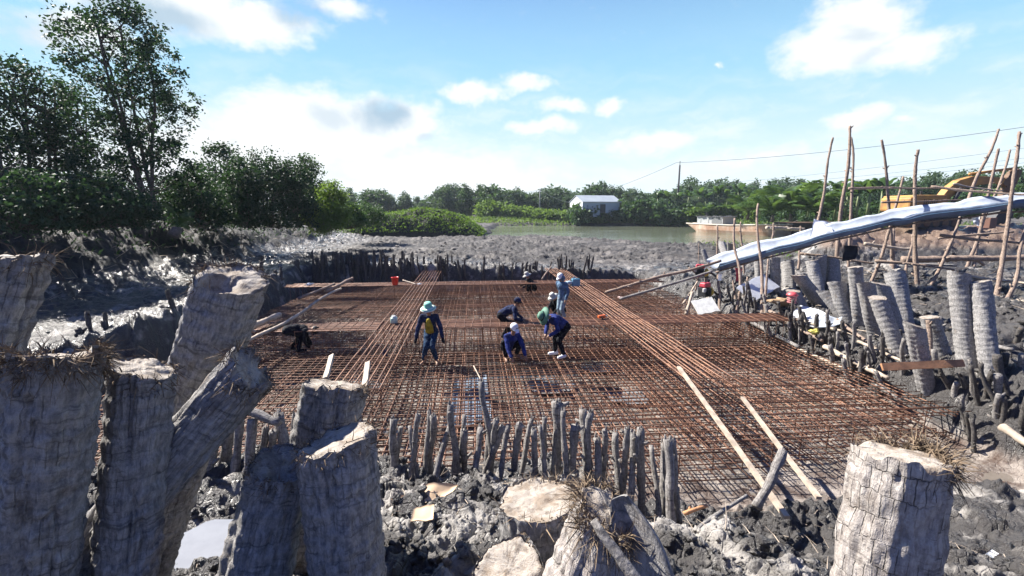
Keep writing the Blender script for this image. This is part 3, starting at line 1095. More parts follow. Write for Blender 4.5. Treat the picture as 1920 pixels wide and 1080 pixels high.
# palm trunks on the right bank
GR = 'palm trunk piles driven in the right bank'
RT = [  # top px, bottom px, top width, bottom width, label
    ((1797, 511), (1816, 694), 38, 41, 'tall ringed palm pile at right, the left one of the tall pair'),
    ((1838, 528), (1858, 710), 36, 39, 'tall ringed palm pile at right, the right one of the tall pair'),
    ((1714, 609), (1739, 737), 35, 30, 'short palm pile with bright sawn top in front of the orange plank'),
    ((1742, 594), (1764, 665), 32, 40, 'stumpy palm pile right behind the one with the bright top'),
    ((1645, 558), (1686, 665), 29, 30, 'slanting ringed pile in front of the row of four leaning piles'),
    ((1623, 532), (1642, 631), 30, 28, 'ringed leaning pile just left of the slanting front one'),
    ((1652, 532), (1682, 622), 28, 30, 'shaded leaning pile behind the slanting front one'),
    ((1677, 510), (1694, 604), 36, 34, 'broad pile with rough top, tallest of the leaning row'),
    ((1604, 500), (1611, 606), 25, 24, 'slim upright ringed pile left of the leaning row'),
    ((1568, 528), (1592, 602), 30, 27, 'pale-topped pile leaning left between the slim pile and the dark ones'),
    ((1546, 545), (1588, 600), 24, 30, 'small low pile leaning hard left above the white sheets'),
    ((1497, 516), (1540, 570), 22, 26, 'dark trunk leaning far over under the chute'),
    ((1487, 545), (1500, 574), 22, 26, 'dark stub beside the red lidded basket'),
    ((1522, 488), (1536, 560), 22, 24, 'dark pile under the middle of the chute, left of its neighbour'),
    ((1538, 480), (1534, 545), 22, 22, 'dark pile with rounded top under the chute'),
    ((1562, 486), (1562, 545), 24, 24, 'shaded upright pile under the chute near the slim pile'),
    ((1476, 490), (1480, 540), 22, 22, 'shaded pile under the chute behind the leaning dark trunk'),
    ((1453, 484), (1455, 549), 17, 17, 'thin shaded pile standing behind the white board'),
    ((1422, 484), (1424, 524), 15, 14, 'small pile standing under the low part of the chute'),
    ((1352, 452), (1360, 478), 12, 14, 'dark little stump leaning beyond the low end of the chute'),
    ((1370, 456), (1371, 478), 11, 12, 'dark upright stump beyond the low end of the chute'),
    ((1318, 468), (1326, 492), 8, 9, 'thin dark stump left of the chute mouth'),
]
for i, (a, b, wa, wb, lab) in enumerate(RT):
    t = hit(b[0], b[1], 5.5)
    t2 = t * (1.0 + .03 * math.sin(i * 2.1))
    trunk_px(lab, a, t2, b, t, wa * 1.12, wb * 1.12, .6, nrm=(random.Random(i).uniform(-.3, .3), .95, random.Random(i + 50).uniform(-.15, .3)), seed=40 + i, hi=False, fibre=60 if wa > 25 else 0, flen=.06, ringamp=.014, ringstep=.11, group=GR)


# ------------------------------------------------------------------ stakes and sticks
def stick(name, label, cat, a, b, r, seed, mt=None, group=None, bend=.02, knots=True, r2=None, n=9):
    a, b = Vector(a), Vector(b)
    root_v = a
    L = (b - a).length
    k = max(6, int(L / .07)) if L < 2 else max(10, int(L / .12))
    rs = np.random.default_rng(seed)
    s = np.linspace(0, 1, k)
    q = align_z(b - a)
    P = np.stack([bend * L * vn2(s * 2.5 + seed, s * 0, seed), bend * L * vn2(s * 2.5 + seed, s * 0 + 5, seed + 1), s * L], 1)
    rad = (r + ((r2 or r * .85) - r) * s) * (1 + .12 * vn2(s * L * 9, s * 0 + seed, seed + 2))
    m = MB()
    if name == 'stake':
        rad = rad * (1 + .09 * vn2(s * L * 22, s * 0 + seed, seed + 7))
    m.tube(P, rad, n, wob=.22 if name == 'stake' else .2, seed=seed, freq=26 if r < .05 else 18)
    if name == 'stake' and r > .03:                                 # splintered top
        for _ in range(4):
            t = rs.uniform(0, 6.28)
            p = P[-1] + np.array([math.cos(t), math.sin(t), 0]) * rad[-1] * .6
            m.tube([p - (0, 0, .03), p + (0, 0, rs.uniform(.01, .05))], [rad[-1] * .38, rad[-1] * .12], 5)
    if knots:
        for _ in range(int(1 + L * 1.2)):
            i = rs.integers(1, k - 1)
            t = rs.uniform(0, 2 * PI)
            d = np.array([math.cos(t), math.sin(t), rs.uniform(.2, 1.1)])
            p = P[i]
            m.tube([p, p + d * rad[i] * 1.5, p + d * rad[i] * 2.2], [rad[i] * .6, rad[i] * .45, rad[i] * .3], 5)
    o = m.obj(name, mt or M_STAKE, None, True)
    o.location = root_v
    o.rotation_mode = 'QUATERNION'
    o.rotation_quaternion = q
    return tag(o, label, cat, group)


ST = 'stakes driven along the edges of the pit'
S7 = [(295, 190, 270, 470, 30), (325, 250, 300, 470, 25), (360, 255, 390, 540, 18), (415, 205, 400, 430, 30), (460, 185, 445, 430, 28), (490, 195, 475, 430, 28), (570, 215, 555, 435, 25), (600, 165, 600, 410, 35),
      (635, 215, 630, 440, 24), (655, 245, 660, 520, 35), (745, 245, 720, 490, 30), (815, 180, 810, 400, 28), (775, 260, 770, 480, 26), (855, 230, 785, 530, 35), (885, 225, 865, 560, 30), (935, 235, 930, 490, 28),
      (1000, 170, 965, 480, 25), (1022, 235, 1018, 495, 30), (1055, 230, 1065, 500, 28), (1082, 220, 1078, 500, 22), (1152, 150, 1150, 545, 42), (1185, 180, 1180, 540, 30), (1230, 210, 1240, 520, 35), (1292, 170, 1290, 400, 35),
      (1335, 215, 1305, 540, 32), (1370, 270, 1355, 560, 35), (1390, 245, 1385, 540, 25), (1478, 250, 1470, 540, 30), (1525, 238, 1510, 560, 38), (1560, 260, 1550, 590, 30), (1595, 270, 1590, 620, 38), (1655, 345, 1670, 620, 28),
      (1745, 290, 1740, 600, 35), (1740, 320, 1765, 740, 38), (1785, 360, 1790, 640, 30), (1700, 350, 1700, 560, 25)]
S7 = [(640 + a / 2.842, 700 + b / 2.842, 640 + c / 2.842, 700 + d / 2.842, w_ / 2.842) for a, b, c, d, w_ in S7]
S3 = [(1185, 250, 1150, 360, 35), (1230, 200, 1200, 360, 40), (1300, 170, 1255, 430, 52), (1365, 175, 1310, 420, 45), (1425, 200, 1390, 450, 52), (1490, 190, 1470, 400, 35), (1580, 110, 1580, 340, 48), (1660, 170, 1650, 370, 45), (1120, 320, 1110, 420, 25), (1530, 210, 1520, 380, 40)]
S3 = [(a / 3, 720 + b / 3, c / 3, 720 + d / 3, w_ / 3) for a, b, c, d, w_ in S3]
lab_front = 'rough grey stake in the row at the near edge of the mat'
lab_left = 'rough grey stake in the bunch behind the squat hollow trunk'
for i, (ax, ay, bx, by, w_) in enumerate(S7 + S3):
    t = 4.75 if by < 900 else 4.75 - (by - 900) * .010
    t += .12 * math.sin(i * 1.7)
    w_ *= .85 + .4 * random.Random(i).random()
    rn = random.Random(i + 900)
    B_ = W(bx + rn.uniform(-6, 6), by, t); T_ = W(ax + rn.uniform(-6, 6), ay + rn.uniform(-4, 26), t + .15 * math.sin(i * 3.3))
    d = (B_ - T_).normalized()
    stick('stake', lab_front if i < len(S7) else lab_left, 'stake', B_ + d * .35, T_, w_ * t / F / 2 * 1.22, 100 + i, M_STAKE, ST + (' near' if i < len(S7) else ' left bunch'), .025)
stick('stake', 'tallest stake of the near row, thin and leaning left with a pale tip', 'stake', W(923, 860, 4.8), W(903, 715, 4.9), .036, 300, M_STAKE, None, .02)
stick('wire_rod', 'thin bright rod slanting above the tallest stake', 'rod', W(907, 722, 5.4), W(888, 686, 6.0), .008, 301, M_PALEW, None, .0, False)

rnd = random.Random(9)
lab_far = 'dark weathered stake in the row at the far edge of the pit'
cnt = 0
for i in range(118):
    g = rnd.random()
    if g < .55: x = rnd.uniform(-8.4, -3.3); hh = rnd.uniform(.55, 1.15)
    elif g < .8: x = rnd.uniform(-3.3, .9); hh = rnd.uniform(.25, .85)
    elif g < .9: x = rnd.uniform(.9, 4.2); hh = rnd.uniform(.15, .5)
    else: x = rnd.uniform(4.6, 6.6); hh = rnd.uniform(.3, .8)
    y = 24.25 + rnd.uniform(-.22, .3)
    stick('stake', lab_far, 'stake', (x, y, -.1), (x + rnd.gauss(0, .13), y + rnd.gauss(0, .1), -.1 + hh + .75), rnd.uniform(.04, .085), 400 + i, M_STAKED, ST + ' far', .02, n=6)
for i in range(34):
    y = rnd.uniform(11.5, 24)
    x = -8.75 + rnd.uniform(-.25, .15) - .03 * (24 - y)
    hh = rnd.uniform(.5, 1.35)
    stick('stake', 'dark stake in the ragged row along the left edge of the pit', 'stake', (x, y, -.1), (x - rnd.uniform(-.1, .35), y + rnd.gauss(0, .2), hh + .3), rnd.uniform(.05, .09), 600 + i, M_STAKED, ST + ' left', .03, n=6)
lab_r = 'muddy short stake leaning in the row along the right edge of the mat'
for i in range(74):
    y = rnd.uniform(6.6, 15.5)
    x = 9.45 + rnd.uniform(-.3, .45) + .02 * (y - 8)
    z0 = mz(x, y)
    hh = rnd.uniform(.35, .85)
    stick('stake', lab_r, 'stake', (x, y, z0 - .5), (x - rnd.uniform(.05, .45), y + rnd.gauss(0, .15), z0 + hh), rnd.uniform(.035, .065), 700 + i, M_STAKED if i % 3 else M_STAKE, ST + ' right', .03, n=6)

GL = 'low log stubs on the right bank'
for i, (px, py, hh, r_) in enumerate([(1880, 760, .55, .09), (1905, 745, .7, .1), (1862, 775, .4, .08), (1896, 790, .4, .07), (1770, 690, .35, .08), (1725, 735, .4, .08), (1640, 690, .35, .07), (1600, 672, .35, .07), (1560, 655, .4, .08), (1530, 640, .45, .08), (1505, 622, .4, .08), (1478, 612, .5, .08), (1452, 600, .45, .08), (1688, 640, .3, .09), (1790, 742, .3, .08), (1830, 740, .35, .08), (1912, 700, .4, .1), (1885, 690, .3, .09), (1780, 620, .3, .1), (1905, 640, .35, .1)]):
    p = W(px, py, hit(px, py, 5.5)); z = p.z
    stick('log_stub', 'low muddy log stub sticking out of the right bank', 'log stub', (p.x, p.y, z - .4), (p.x - .45 * hh, p.y + .2 * math.sin(i * 2.2), z + hh * 1.1), r_ * .75, 800 + i, M_STAKED if i % 2 else M_STAKE, GL, .03)
# ------------------------------------------------------------------ scaffold poles and rails
SC = 'scaffold poles holding up the chute'
POLES = [  # (top px) (bottom px) depth top, bottom, radius, label
    ((1565, 258), (1534, 420), 14.5, 14.3, .055, 'leaning pole left of the tallest scaffold pole, behind the raised sheet'),
    ((1593, 238), (1571, 517), 12.6, 12.5, .060, 'tallest scaffold pole, with a rough forked tip'),
    ((1597, 257), (1589, 500), 13.4, 13.2, .050, 'straight pole close behind the tallest scaffold pole'),
    ((1652, 262), (1674, 500), 13.0, 13.3, .055, 'crooked scaffold pole leaning left above the excavator house'),
    ((1691, 333), (1638, 528), 12.6, 12.3, .050, 'shorter pole slanting right across the excavator house'),
    ((1722, 280), (1720, 532), 11.8, 11.8, .062, 'dark upright scaffold pole with knobbly top'),
    ((1869, 241), (1812, 380), 13.6, 13.6, .055, 'long pole slanting right in front of the digger arm, its tip high'),
    ((1866, 279), (1817, 505), 12.0, 12.0, .052, 'slanting pole just right of the long one by the digger arm'),
    ((1893, 282), (1821, 505), 13.0, 12.6, .050, 'slanting pole meeting its neighbour near the ground'),
    ((1919, 248), (1874, 552), 11.0, 10.8, .058, 'pole at the right edge with its tip against the sky'),
    ((1924, 430), (1892, 555), 11.2, 10.9, .055, 'short prop at the right edge beside the tall pole'),
    ((1797, 405), (1748, 533), 12.8, 12.2, .050, 'slanting prop under the chute in front of the brown bank'),
    ((1344, 422), (1343, 482), 16.5, 16.4, .045, 'short pole beyond the mouth of the chute'),
    ((1381, 408), (1384, 582), 14.3, 13.4, .055, 'pole standing at the low part of the chute with a red cloth'),
    ((1388, 416), (1392, 500), 15.4, 15.2, .045, 'thin crooked pole behind the low part of the chute'),
    ((1423, 383), (1429, 580), 14.2, 13.0, .055, 'tall pole crossing the low part of the chute'),
    ((1449, 418), (1447, 470), 16.0, 15.8, .050, 'short pole in front of the pale barge'),
    ((1442, 486), (1436, 582), 13.4, 13.0, .048, 'reddish prop under the chute beside the white board'),
    ((1500, 424), (1499, 500), 13.9, 13.6, .045, 'pole standing against the near side of the chute'),
    ((1348, 500), (1347, 582), 13.8, 13.2, .050, 'prop with a pale rag at its top beside the pump'),
    ((1374, 520), (1381, 566), 13.6, 13.3, .045, 'short crooked prop left of the pole with the red cloth'),
    ((1400, 520), (1396, 562), 13.8, 13.5, .055, 'dark post in front of the white board'),
    ((1309, 457), (1309, 495), 17.0, 16.8, .025, 'thin rod standing in the mud left of the chute mouth'),
    ((1711, 440), (1699, 520), 14.2, 13.9, .045, 'slim prop under the chute left of the dark pole'),
    ((1674, 430), (1674, 492), 13.6, 13.4, .075, 'stout brown post under the chute'),
    ((1741, 600), (1748, 690), 7.1, 7.0, .06, 'weathered post carrying the orange plank'),
]
for i, (a, b, ta, tb, r, lab) in enumerate(POLES):
    k = min(hit(b[0], b[1], 5.5), 21.0) / tb if b[1] > 470 else 1.28
    T_, B_ = W(*a, ta * k), W(*b, tb * k)
    r *= k
    stick('pole', lab, 'pole', B_ + (B_ - T_).normalized() * .5, T_, r * .92, 900 + i, M_POLE, SC, .022, r2=r * .55)
RAILS = [
    ((1590, 353), (1760, 352), 12.6, 12.2, .035, 'thin rail tied along the pole tops over the excavator house'),
    ((1745, 350), (1935, 364), 12.2, 11.0, .038, 'rail tied across the right hand poles above the chute'),
    ((1655, 380), (1830, 377), 13.0, 12.8, .03, 'thin stick rail just above the right part of the chute'),
    ((1788, 346), (1880, 358), 12.4, 12.2, .03, 'pale branch tied across the poles by the digger arm'),
    ((1762, 441), (1930, 459), 12.0, 10.9, .042, 'lower rail tied across the poles under the chute'),
    ((1500, 474), (1640, 492), 13.6, 12.8, .04, 'rail running level behind the dark piles'),
    ((1640, 488), (1790, 506), 12.8, 11.8, .04, 'rail running level in front of the brown bank'),
    ((1815, 517), (1935, 534), 11.8, 10.6, .04, 'pale rail near the ground at the right edge'),
    ((1480, 553), (1400, 575), 12.8, 13.2, .05, 'pale branch on the mud under the chute'),
    ((1620, 458), (1710, 467), 15.5, 15.0, .07, 'pale pipe lying on the slope behind the chute'),
    ((1690, 490), (1925, 484), 19.0, 17.5, .14, 'long dark log lying at the foot of the brown bank'),
    ((1760, 447), (1900, 436), 19.5, 18.5, .05, 'grey branch lying across the brown bank'),
]
for i, (a, b, ta, tb, r, lab) in enumerate(RAILS):
    k = 1.32 if ta < 17 else 1.0
    stick('rail', lab, 'rail', W(*a, ta * k), W(*b, tb * k), r * k, 950 + i, M_PALEW if 'pale' in lab else M_POLE, None, .02, r2=r * .8)

# poles and planks round the pit
LOOSE = [
    ('pole', (1136, 550), (1352, 488), 15.4, 14.6, .055, M_POLE, 'long brown pole lying from the mat up to the chute mouth'),
    ('pole', (1162, 561), (1336, 508), 14.6, 14.0, .045, M_STAKE, 'grey pole lying below the long brown one'),
    ('pole', (445, 652), (640, 540), 10.6, 16.6, .05, M_PALEW, 'long pale pole slanting along the left edge of the mat'),
    ('pole', (448, 622), (524, 590), 11.5, 13.0, .10, M_PALEW, 'short thick pale log beside the slanting pole at left'),
    ('pole', (560, 560), (628, 532), 15.6, 17.6, .05, M_POLE, 'thin pole lying at the left edge of the pit, farther than the pale one'),
    ('pole', (610, 545), (662, 522), 17.0, 19.5, .07, M_POLE, 'stub of pole by the left end of the far beam'),
    ('pole', (1282, 570), (1308, 528), 14.0, 14.4, .035, M_PALEW, 'thin pale stick leaning by the pump'),
    ('pole', (1286, 590), (1299, 548), 13.6, 14.0, .05, M_PALEW, 'flat pale lath standing by the pit edge left of the pump'),
    ('pole', (1384, 592), (1500, 652), 11.9, 10.2, .05, M_STAKE, 'dark pole running down along the right edge of the mat'),
    ('pole', (1545, 650), (1665, 708), 9.6, 7.9, .05, M_PALEW, 'pale split pole lying along the right edge of the mat'),
    ('pole', (1500, 600), (1578, 620), 10.9, 10.3, .035, M_PALEW, 'thin pale stick below the white sheets'),
    ('pole', (1610, 640), (1700, 680), 9.5, 8.4, .032, M_PALEW, 'thin pale stick running to the orange plank'),
    ('pole', (1498, 655), (1580, 690), 9.6, 8.9, .04, M_PALEW, 'short pale stick at the pit edge left of the split pole'),
    ('pole', (1440, 585), (1540, 640), 11, 10, .045, M_POLE, 'brown pole lying behind the dark one along the mat edge'),
    ('pole', (1570, 600), (1625, 640), 11, 10, .04, M_POLE, 'brown stick lying at the foot of the leaning row of piles'),
    ('pole', (1820, 640), (1900, 655), 9, 9, .05, M_STAKE, 'grey pole lying in the mud behind the tall pair of piles'),
    ('pole', (1645, 720), (1690, 752), 9, 8.5, .05, M_STAKE, 'grey stub of pole lying at the right edge of the mat'),
    ('pole', (1880, 800), (1935, 840), 4.7, 4.4, .04, M_PALEW, 'pale branch lying in the mud at the right edge'),
    ('pole', (780, 533), (755, 525), 18.5, 19.0, .03, M_PALEW, 'short pale rod lying beside the red bucket'),
    ('pole', (1015, 524), (1033, 500), 21.5, 23.4, .04, M_POLE, 'thin rod leaning at the far end of the right beam'),
    ('pole', (862, 958), (935, 985), 3.9, 3.7, .018, M_PALEW, 'bare pale twig lying left of the wide stump'),
    ('pole', (1282, 962), (1325, 948), 4.0, 4.05, .022, M_ORANGEW, 'short reddish stick lying right of the near stakes'),
    ('pole', (445, 765), (525, 792), 4.7, 4.6, .05, M_STAKE, 'grey log lying across the bunch of stakes at left'),
    ('pole', (1296, 1000), (1400, 930), 3.75, 4.2, .02, M_STAKE, 'thin branch lying in the mud right of the stumps'),
]
for i, (nm, a, b, ta, tb, r, mt, lab) in enumerate(LOOSE):
    if a[0] > 1120 and ta > 7:
        k = hit(b[0], b[1], 5.5) / tb if b[0] > 1480 else 1.2
        ta, tb, r = ta * k, tb * k, r * k
    if a[0] > 1380 and ta > 7:                                      # lying on the ground of the right bank
        ta, tb = hit(a[0], a[1], 5.5) * .965, hit(b[0], b[1], 5.5) * .965
    stick(nm, lab, 'pole' if r > .03 else 'stick', W(*a, ta), W(*b, tb), r, 1000 + i, mt, None, .015, r2=r * .8)
stick('stake', 'short forked stick leaning over the two timbers', 'stake', W(1418, 950, 5.2), W(1468, 846, 5.5), .06, 1100, M_STAKE, None, .03)


def plank(name, label, cat, a, b, wd, th, mt, up=(0, 0, 1), segs=9, seed=0):
    a, b = Vector(a), Vector(b)
    d = (b - a).normalized()
    s = d.cross(Vector(up)).normalized()
    u = s.cross(d)
    L = (b - a).length
    m = MB()
    V = []
    for k in range(segs + 1):
        t = k / segs
        c = d * (L * t) + u * (.006 * L * math.sin(t * PI + seed))
        w_ = wd / 2 * (1 + .05 * math.sin(t * 13 + seed))
        for (x, z) in ((-1, -1), (1, -1), (1, 1), (-1, 1)):
            V.append(tuple(c + s * (w_ * x) + u * (th / 2 * z)))
    f = [(3, 2, 1, 0), tuple(segs * 4 + q for q in range(4))]
    for k in range(segs):
        for q in range(4):
            f.append((k * 4 + q, k * 4 + (q + 1) % 4, k * 4 + 4 + (q + 1) % 4, k * 4 + 4 + q))
    m.add(V, f)
    o = m.obj(name, mt)
    o.location = a
    return tag(o, label, cat)


plank('timber', 'long pale timber from the right beam down to the mud, the left of two', 'timber', W(1272, 690, 8.9), W(1476, 968, 5.15), .065, .045, M_PALEW, seed=1)
plank('timber', 'pale timber slanting off the mat, right of the longer one', 'timber', W(1392, 747, 7.9), W(1536, 932, 5.45), .062, .04, M_PALEW, seed=2)
plank('timber', 'pale upright lath behind the torn grey trunk, left of two', 'timber', W(604, 730, 5.2), W(622, 666, 6.2), .07, .03, M_PALEW, (0, -1, .3), seed=3)
plank('timber', 'pale lath leaning behind the torn grey trunk, right of two', 'timber', W(682, 735, 4.9), W(690, 680, 5.6), .065, .03, M_PALEW, (0, -1, .3), seed=4)
plank('plank', 'orange brown plank nailed across the piles at right', 'plank', W(1654, 688, 9.1), W(1806, 681, 8.95), .15, .05, M_ORANGEW, (0, -.85, .5), seed=5)
c = W(1418, 535, 13.6)
plank('board', 'white board lying aslant under the chute', 'board', W(1396, 552, 16.2), W(1446, 526, 17.0), .75, .04, M_SHEET, (.1, -.6, .8), seed=6)
plank('board', 'pale panel lying at the pit edge by the pump', 'board', W(1303, 578, 16.0), W(1342, 570, 16.0), .65, .05, mat('pale_panel', (.62, .62, .58), .6, bump=.2), (.05, -.6, .8), seed=7)
plank('plank', 'old grey plank lying at the foot of the brown bank', 'plank', W(1640, 492, 17.5), W(1790, 497, 16.5), .35, .06, M_STAKE, seed=8)

# cardboard scraps on the near mud
M_CARD = mat('cardboard', (.60, .43, .28), .8, var=.3, vscale=5)
def at_ground(px, py, z0=1.1):
    z = z0
    for _ in range(4):
        p = G(px, py, z)
        z = gz(p.x, p.y)
    return Vector((p.x, p.y, z))


def sheet(name, label, cat, pts, mt, th=.006, crumple=.012, sub=6, seed=0):
    """thin rumpled sheet with the given four corners"""
    A, B, C_, D = [np.array(tuple(p)) for p in pts]
    n = sub
    V = []
    nrm = np.cross(B - A, D - A); nrm /= np.linalg.norm(nrm)
    if nrm[2] < 0: nrm = -nrm
    for lay in (0, 1):
        for i in range(n + 1):
            for j in range(n + 1):
                s, t = i / n, j / n
                p = (A * (1 - s) + B * s) * (1 - t) + (D * (1 - s) + C_ * s) * t
                h = crumple * vn3(np.array([[s * 3 + seed, t * 3, seed * 1.7]]), seed)[0]
                V.append(p + nrm * (h - lay * th))
    k = (n + 1) ** 2
    f = []
    for i in range(n):
        for j in range(n):
            a = i * (n + 1) + j
            f.append((a, a + n + 1, a + n + 2, a + 1)); f.append((k + a, k + a + 1, k + a + n + 2, k + a + n + 1))
    rim = [i * (n + 1) for i in range(n + 1)] + [n * (n + 1) + j for j in range(1, n + 1)] + [i * (n + 1) + n for i in range(n - 1, -1, -1)] + [j for j in range(n - 1, 0, -1)]
    for q in range(len(rim)):
        a, b = rim[q], rim[(q + 1) % len(rim)]
        f.append((a, b, k + b, k + a))
    m = MB().add(V, f)
    return tag(m.obj(name, mt, None, True), label, cat)


def gpt(px, py, dz=.05):
    return at_ground(px, py) + Vector((0, 0, dz))


def flatpts(pxs, dz):
    P = [at_ground(*p) for p in pxs]
    z = max(p.z for p in P) + dz
    return [G(p[0], p[1], z) for p in pxs]


sheet('cardboard_piece', 'large pale cardboard flap curling up on the dark mud', 'cardboard', [p + Vector((0, 0, .02 * i)) for i, p in enumerate(flatpts([(790, 944), (826, 940), (860, 919), (793, 918)], .05))], M_CARD, crumple=.03, seed=1)
sheet('cardboard_piece', 'square cardboard scrap with two dark punched holes, nearest the camera', 'cardboard', flatpts([(769, 978), (812, 974), (814, 947), (776, 949)], .03), M_CARD, crumple=.012, seed=2)
sheet('cardboard_piece', 'narrow torn cardboard strip left of the large flap', 'cardboard', flatpts([(733, 937), (765, 946), (788, 932), (770, 928)], .05), M_CARD, crumple=.03, seed=3)
sheet('litter_scrap', 'small white scrap lying in the mud at the lower right corner', 'litter', flatpts([(1848, 1038), (1862, 1046), (1873, 1038), (1860, 1030)], -.01), M_SHEET, crumple=.004, sub=3, seed=4)

# plastic sheets and sacks on the right bank
def bank(px, py, k=.965): return W(px, py, hit(px, py, 5.5) * k)
sheet('plastic_sheet', 'white plastic sheet spread on the right bank, near the red lidded basket', 'plastic sheet', [bank(1474, 598), bank(1532, 611), bank(1556, 592), bank(1500, 572)], M_SHEET, crumple=.10, sub=14, seed=5)
sheet('plastic_sheet', 'bluish white sheet end lying right of the other white sheet', 'plastic sheet', [bank(1532, 612, .955), bank(1574, 610, .955), bank(1580, 596, .955), bank(1545, 588, .955)], M_LINING, crumple=.07, sub=12, seed=6)
c = W(1529, 622, 12.4)
clo = clods('sack', np.array([[c.x, c.y, c.z]]), np.array([.16]), mat('yellow_sack', (.62, .55, .12), .6, bump=.4), True, .5)
tag(clo, 'small crumpled yellow sack below the white sheets', 'sack')
c = W(1470, 566, 14.9)
tag(clods('sack', np.array([[c.x, c.y, c.z]]), np.array([.34]), mat('brown_sack', (.34, .23, .13), .85, bump=.5), True, .45), 'brown sack lying left of the red lidded basket', 'sack')

# ------------------------------------------------------------------ chute
path = [W(1336, 497, 14.6), W(1420, 474, 14.0), W(1500, 452, 13.6), W(1560, 437, 13.3), W(1630, 421, 12.9), W(1690, 409, 12.7), W(1800, 392, 12.1), W(1870, 384, 11.7), W(1940, 377, 11.4), W(2020, 368, 11.0)]
kx = np.linspace(0, len(path) - 1, 64)
PA = np.array([tuple(p) for p in path])
PA = np.array((0, 0, CAMZ)) + (PA - np.array((0, 0, CAMZ))) * 1.26
CP = np.stack([np.interp(kx, range(len(path)), PA[:, q]) for q in range(3)], 1)
CP[:, 2] += .045 * vn2(kx * 1.7, kx * 0, 5)
prof = [(.50, .20), (.46, .12), (.36, .0), (.12, -.06), (-.14, -.06), (-.36, .0), (-.45, .06), (-.47, .10)]   # + = far side
root = thing('chute', 'long sagging plastic lined chute carried on poles, running down from the right', 'chute', CP[0])
fwd2 = Vector((SY, CY, 0))
def chute_skin(prof, jit, seed, th=.012):
    V = []
    for lay in (0, 1):
        for i in range(64):
            for (s, h) in prof:
                p = CP[i] - CP[0] + np.array(fwd2) * s * 1.2 + np.array((0, 0, h * 1.24 - lay * th))
                nn = jit * vn3(np.array([[kx[i] * 3 + seed, s * 4, h * 4 + lay * .1]]), seed)[0]
                V.append(p + np.array([0, .3 * nn, nn]))
    n = len(prof); k = 64 * n
    f = []
    for i in range(63):
        for j in range(n - 1):
            a = i * n + j
            f.append((a, a + 1, a + n + 1, a + n)); f.append((k + a, k + a + n, k + a + n + 1, k + a + 1))
        for j in (0, n - 1):
            a = i * n + j
            f.append((a, a + n, k + a + n, k + a))
    for i in (0, 63):
        for j in range(n - 1):
            a = i * n + j
            f.append((a, a + 1, k + a + 1, k + a))
    return V, f
m = MB(); m.add(*chute_skin(prof[:6], 0.06, 3)); m.obj('lining', M_LINING, root, True)
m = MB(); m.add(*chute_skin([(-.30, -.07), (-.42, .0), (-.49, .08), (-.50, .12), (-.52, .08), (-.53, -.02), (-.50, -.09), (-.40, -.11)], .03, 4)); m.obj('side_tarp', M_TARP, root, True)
m = MB(); m.tube([tuple(Vector(c) - Vector(CP[0]) + fwd2 * -.655 + Vector((0, 0, .05))) for c in CP[::3]], .014, 6); m.obj('cord', mat('blue_rope', (.12, .22, .32), .6), root)
for i, s in enumerate((-.30, .34)):
    m = MB(); m.tube([tuple(Vector(c) - Vector(CP[0]) + fwd2 * s + Vector((0, 0, -.24 if s < 0 else -.13))) for c in CP[::6]], .032, 8, wob=.1, seed=i); m.obj('bearer', M_POLE, root, True)
sheet('plastic_sheet', 'bright bunched plastic sheet standing up out of the chute', 'plastic sheet', [W(1519, 442, 17.01), W(1562, 440, 16.63), W(1556, 416, 17.51), W(1526, 413, 17.51)], M_SHEET, crumple=.12, sub=12, seed=8)
# cloths
sheet('cloth', 'dark jacket hanging under the chute behind the pale rail', 'cloth', [W(1582, 490, 16.38), W(1604, 486, 16.38), W(1612, 462, 16.38), W(1584, 460, 16.38)], mat('black_cloth', (.012, .013, .018), .9), crumple=.12, sub=8, seed=9)
sheet('cloth', 'red cloth hanging on the pole beside the pump', 'cloth', [W(1381, 528, 17.26), W(1392, 526, 17.26), W(1390, 504, 17.26), W(1379, 502, 17.26)], mat('red_cloth', (.45, .04, .06), .85), crumple=.06, sub=6, seed=10)
sheet('cloth', 'pale rag tied to the top of the prop by the pump', 'cloth', [W(1346, 526, 17.26), W(1353, 526, 17.26), W(1353, 513, 17.26), W(1347, 513, 17.26)], M_SHEET, crumple=.03, sub=4, seed=11)

# ------------------------------------------------------------------ small things
M_RED = mat('red_plastic', (.75, .035, .02), .35, var=.1)
M_DKM = mat('dark_machine_metal', (.035, .035, .04), .55, var=.5, metal=.3)
r = thing('bucket', 'bright red plastic bucket standing on the far beam', 'bucket', G(741, 534, BZ + .03))
MB().lathe([(.115, 0), (.118, .01), (.155, .31), (.166, .315), (.166, .335), (.15, .335), (.145, .30), (.108, .02)], 24).obj('body', M_RED, r, True)
a_ = np.linspace(0, PI, 14)
MB().tube(np.stack([.16 * np.cos(a_), .10 * np.sin(a_) + 0 * a_, .31 - .09 * np.sin(a_)], 1), .004, 6).obj('handle', M_DKM, r)
M_JUG = mat('pale_green_plastic', (.42, .60, .52), .4, var=.15)
r = thing('water_jug', 'pale green water jug with a lid on the middle beam', 'jug', G(739, 606, BZ + .03), .3)
r.scale = (.72,) * 3
MB().lathe([(.125, 0), (.14, .02), (.14, .21), (.125, .24), (.06, .25)], 20).obj('body', M_JUG, r, True)
MB().lathe([(.085, .245), (.09, .25), (.09, .285), (.06, .30)], 18).obj('lid', mat('white_plastic', (.7, .72, .7), .4), r, True)
MB().tube(np.stack([.135 * np.cos(a_), 0 * a_, .2 + .14 * np.sin(a_)], 1), .007, 6).obj('handle', M_JUG, r)
M_COOL = mat('blue_plastic', (.10, .26, .38), .45, var=.2)
r = thing('water_jug', 'square blue jerrycan standing on the right beam near its far end', 'jerrycan', W(1079, 537, 19.3), .2)
MB().box((0, 0, .17), (.36, .22, .34)).obj('body', M_COOL, r, bevel=.03)
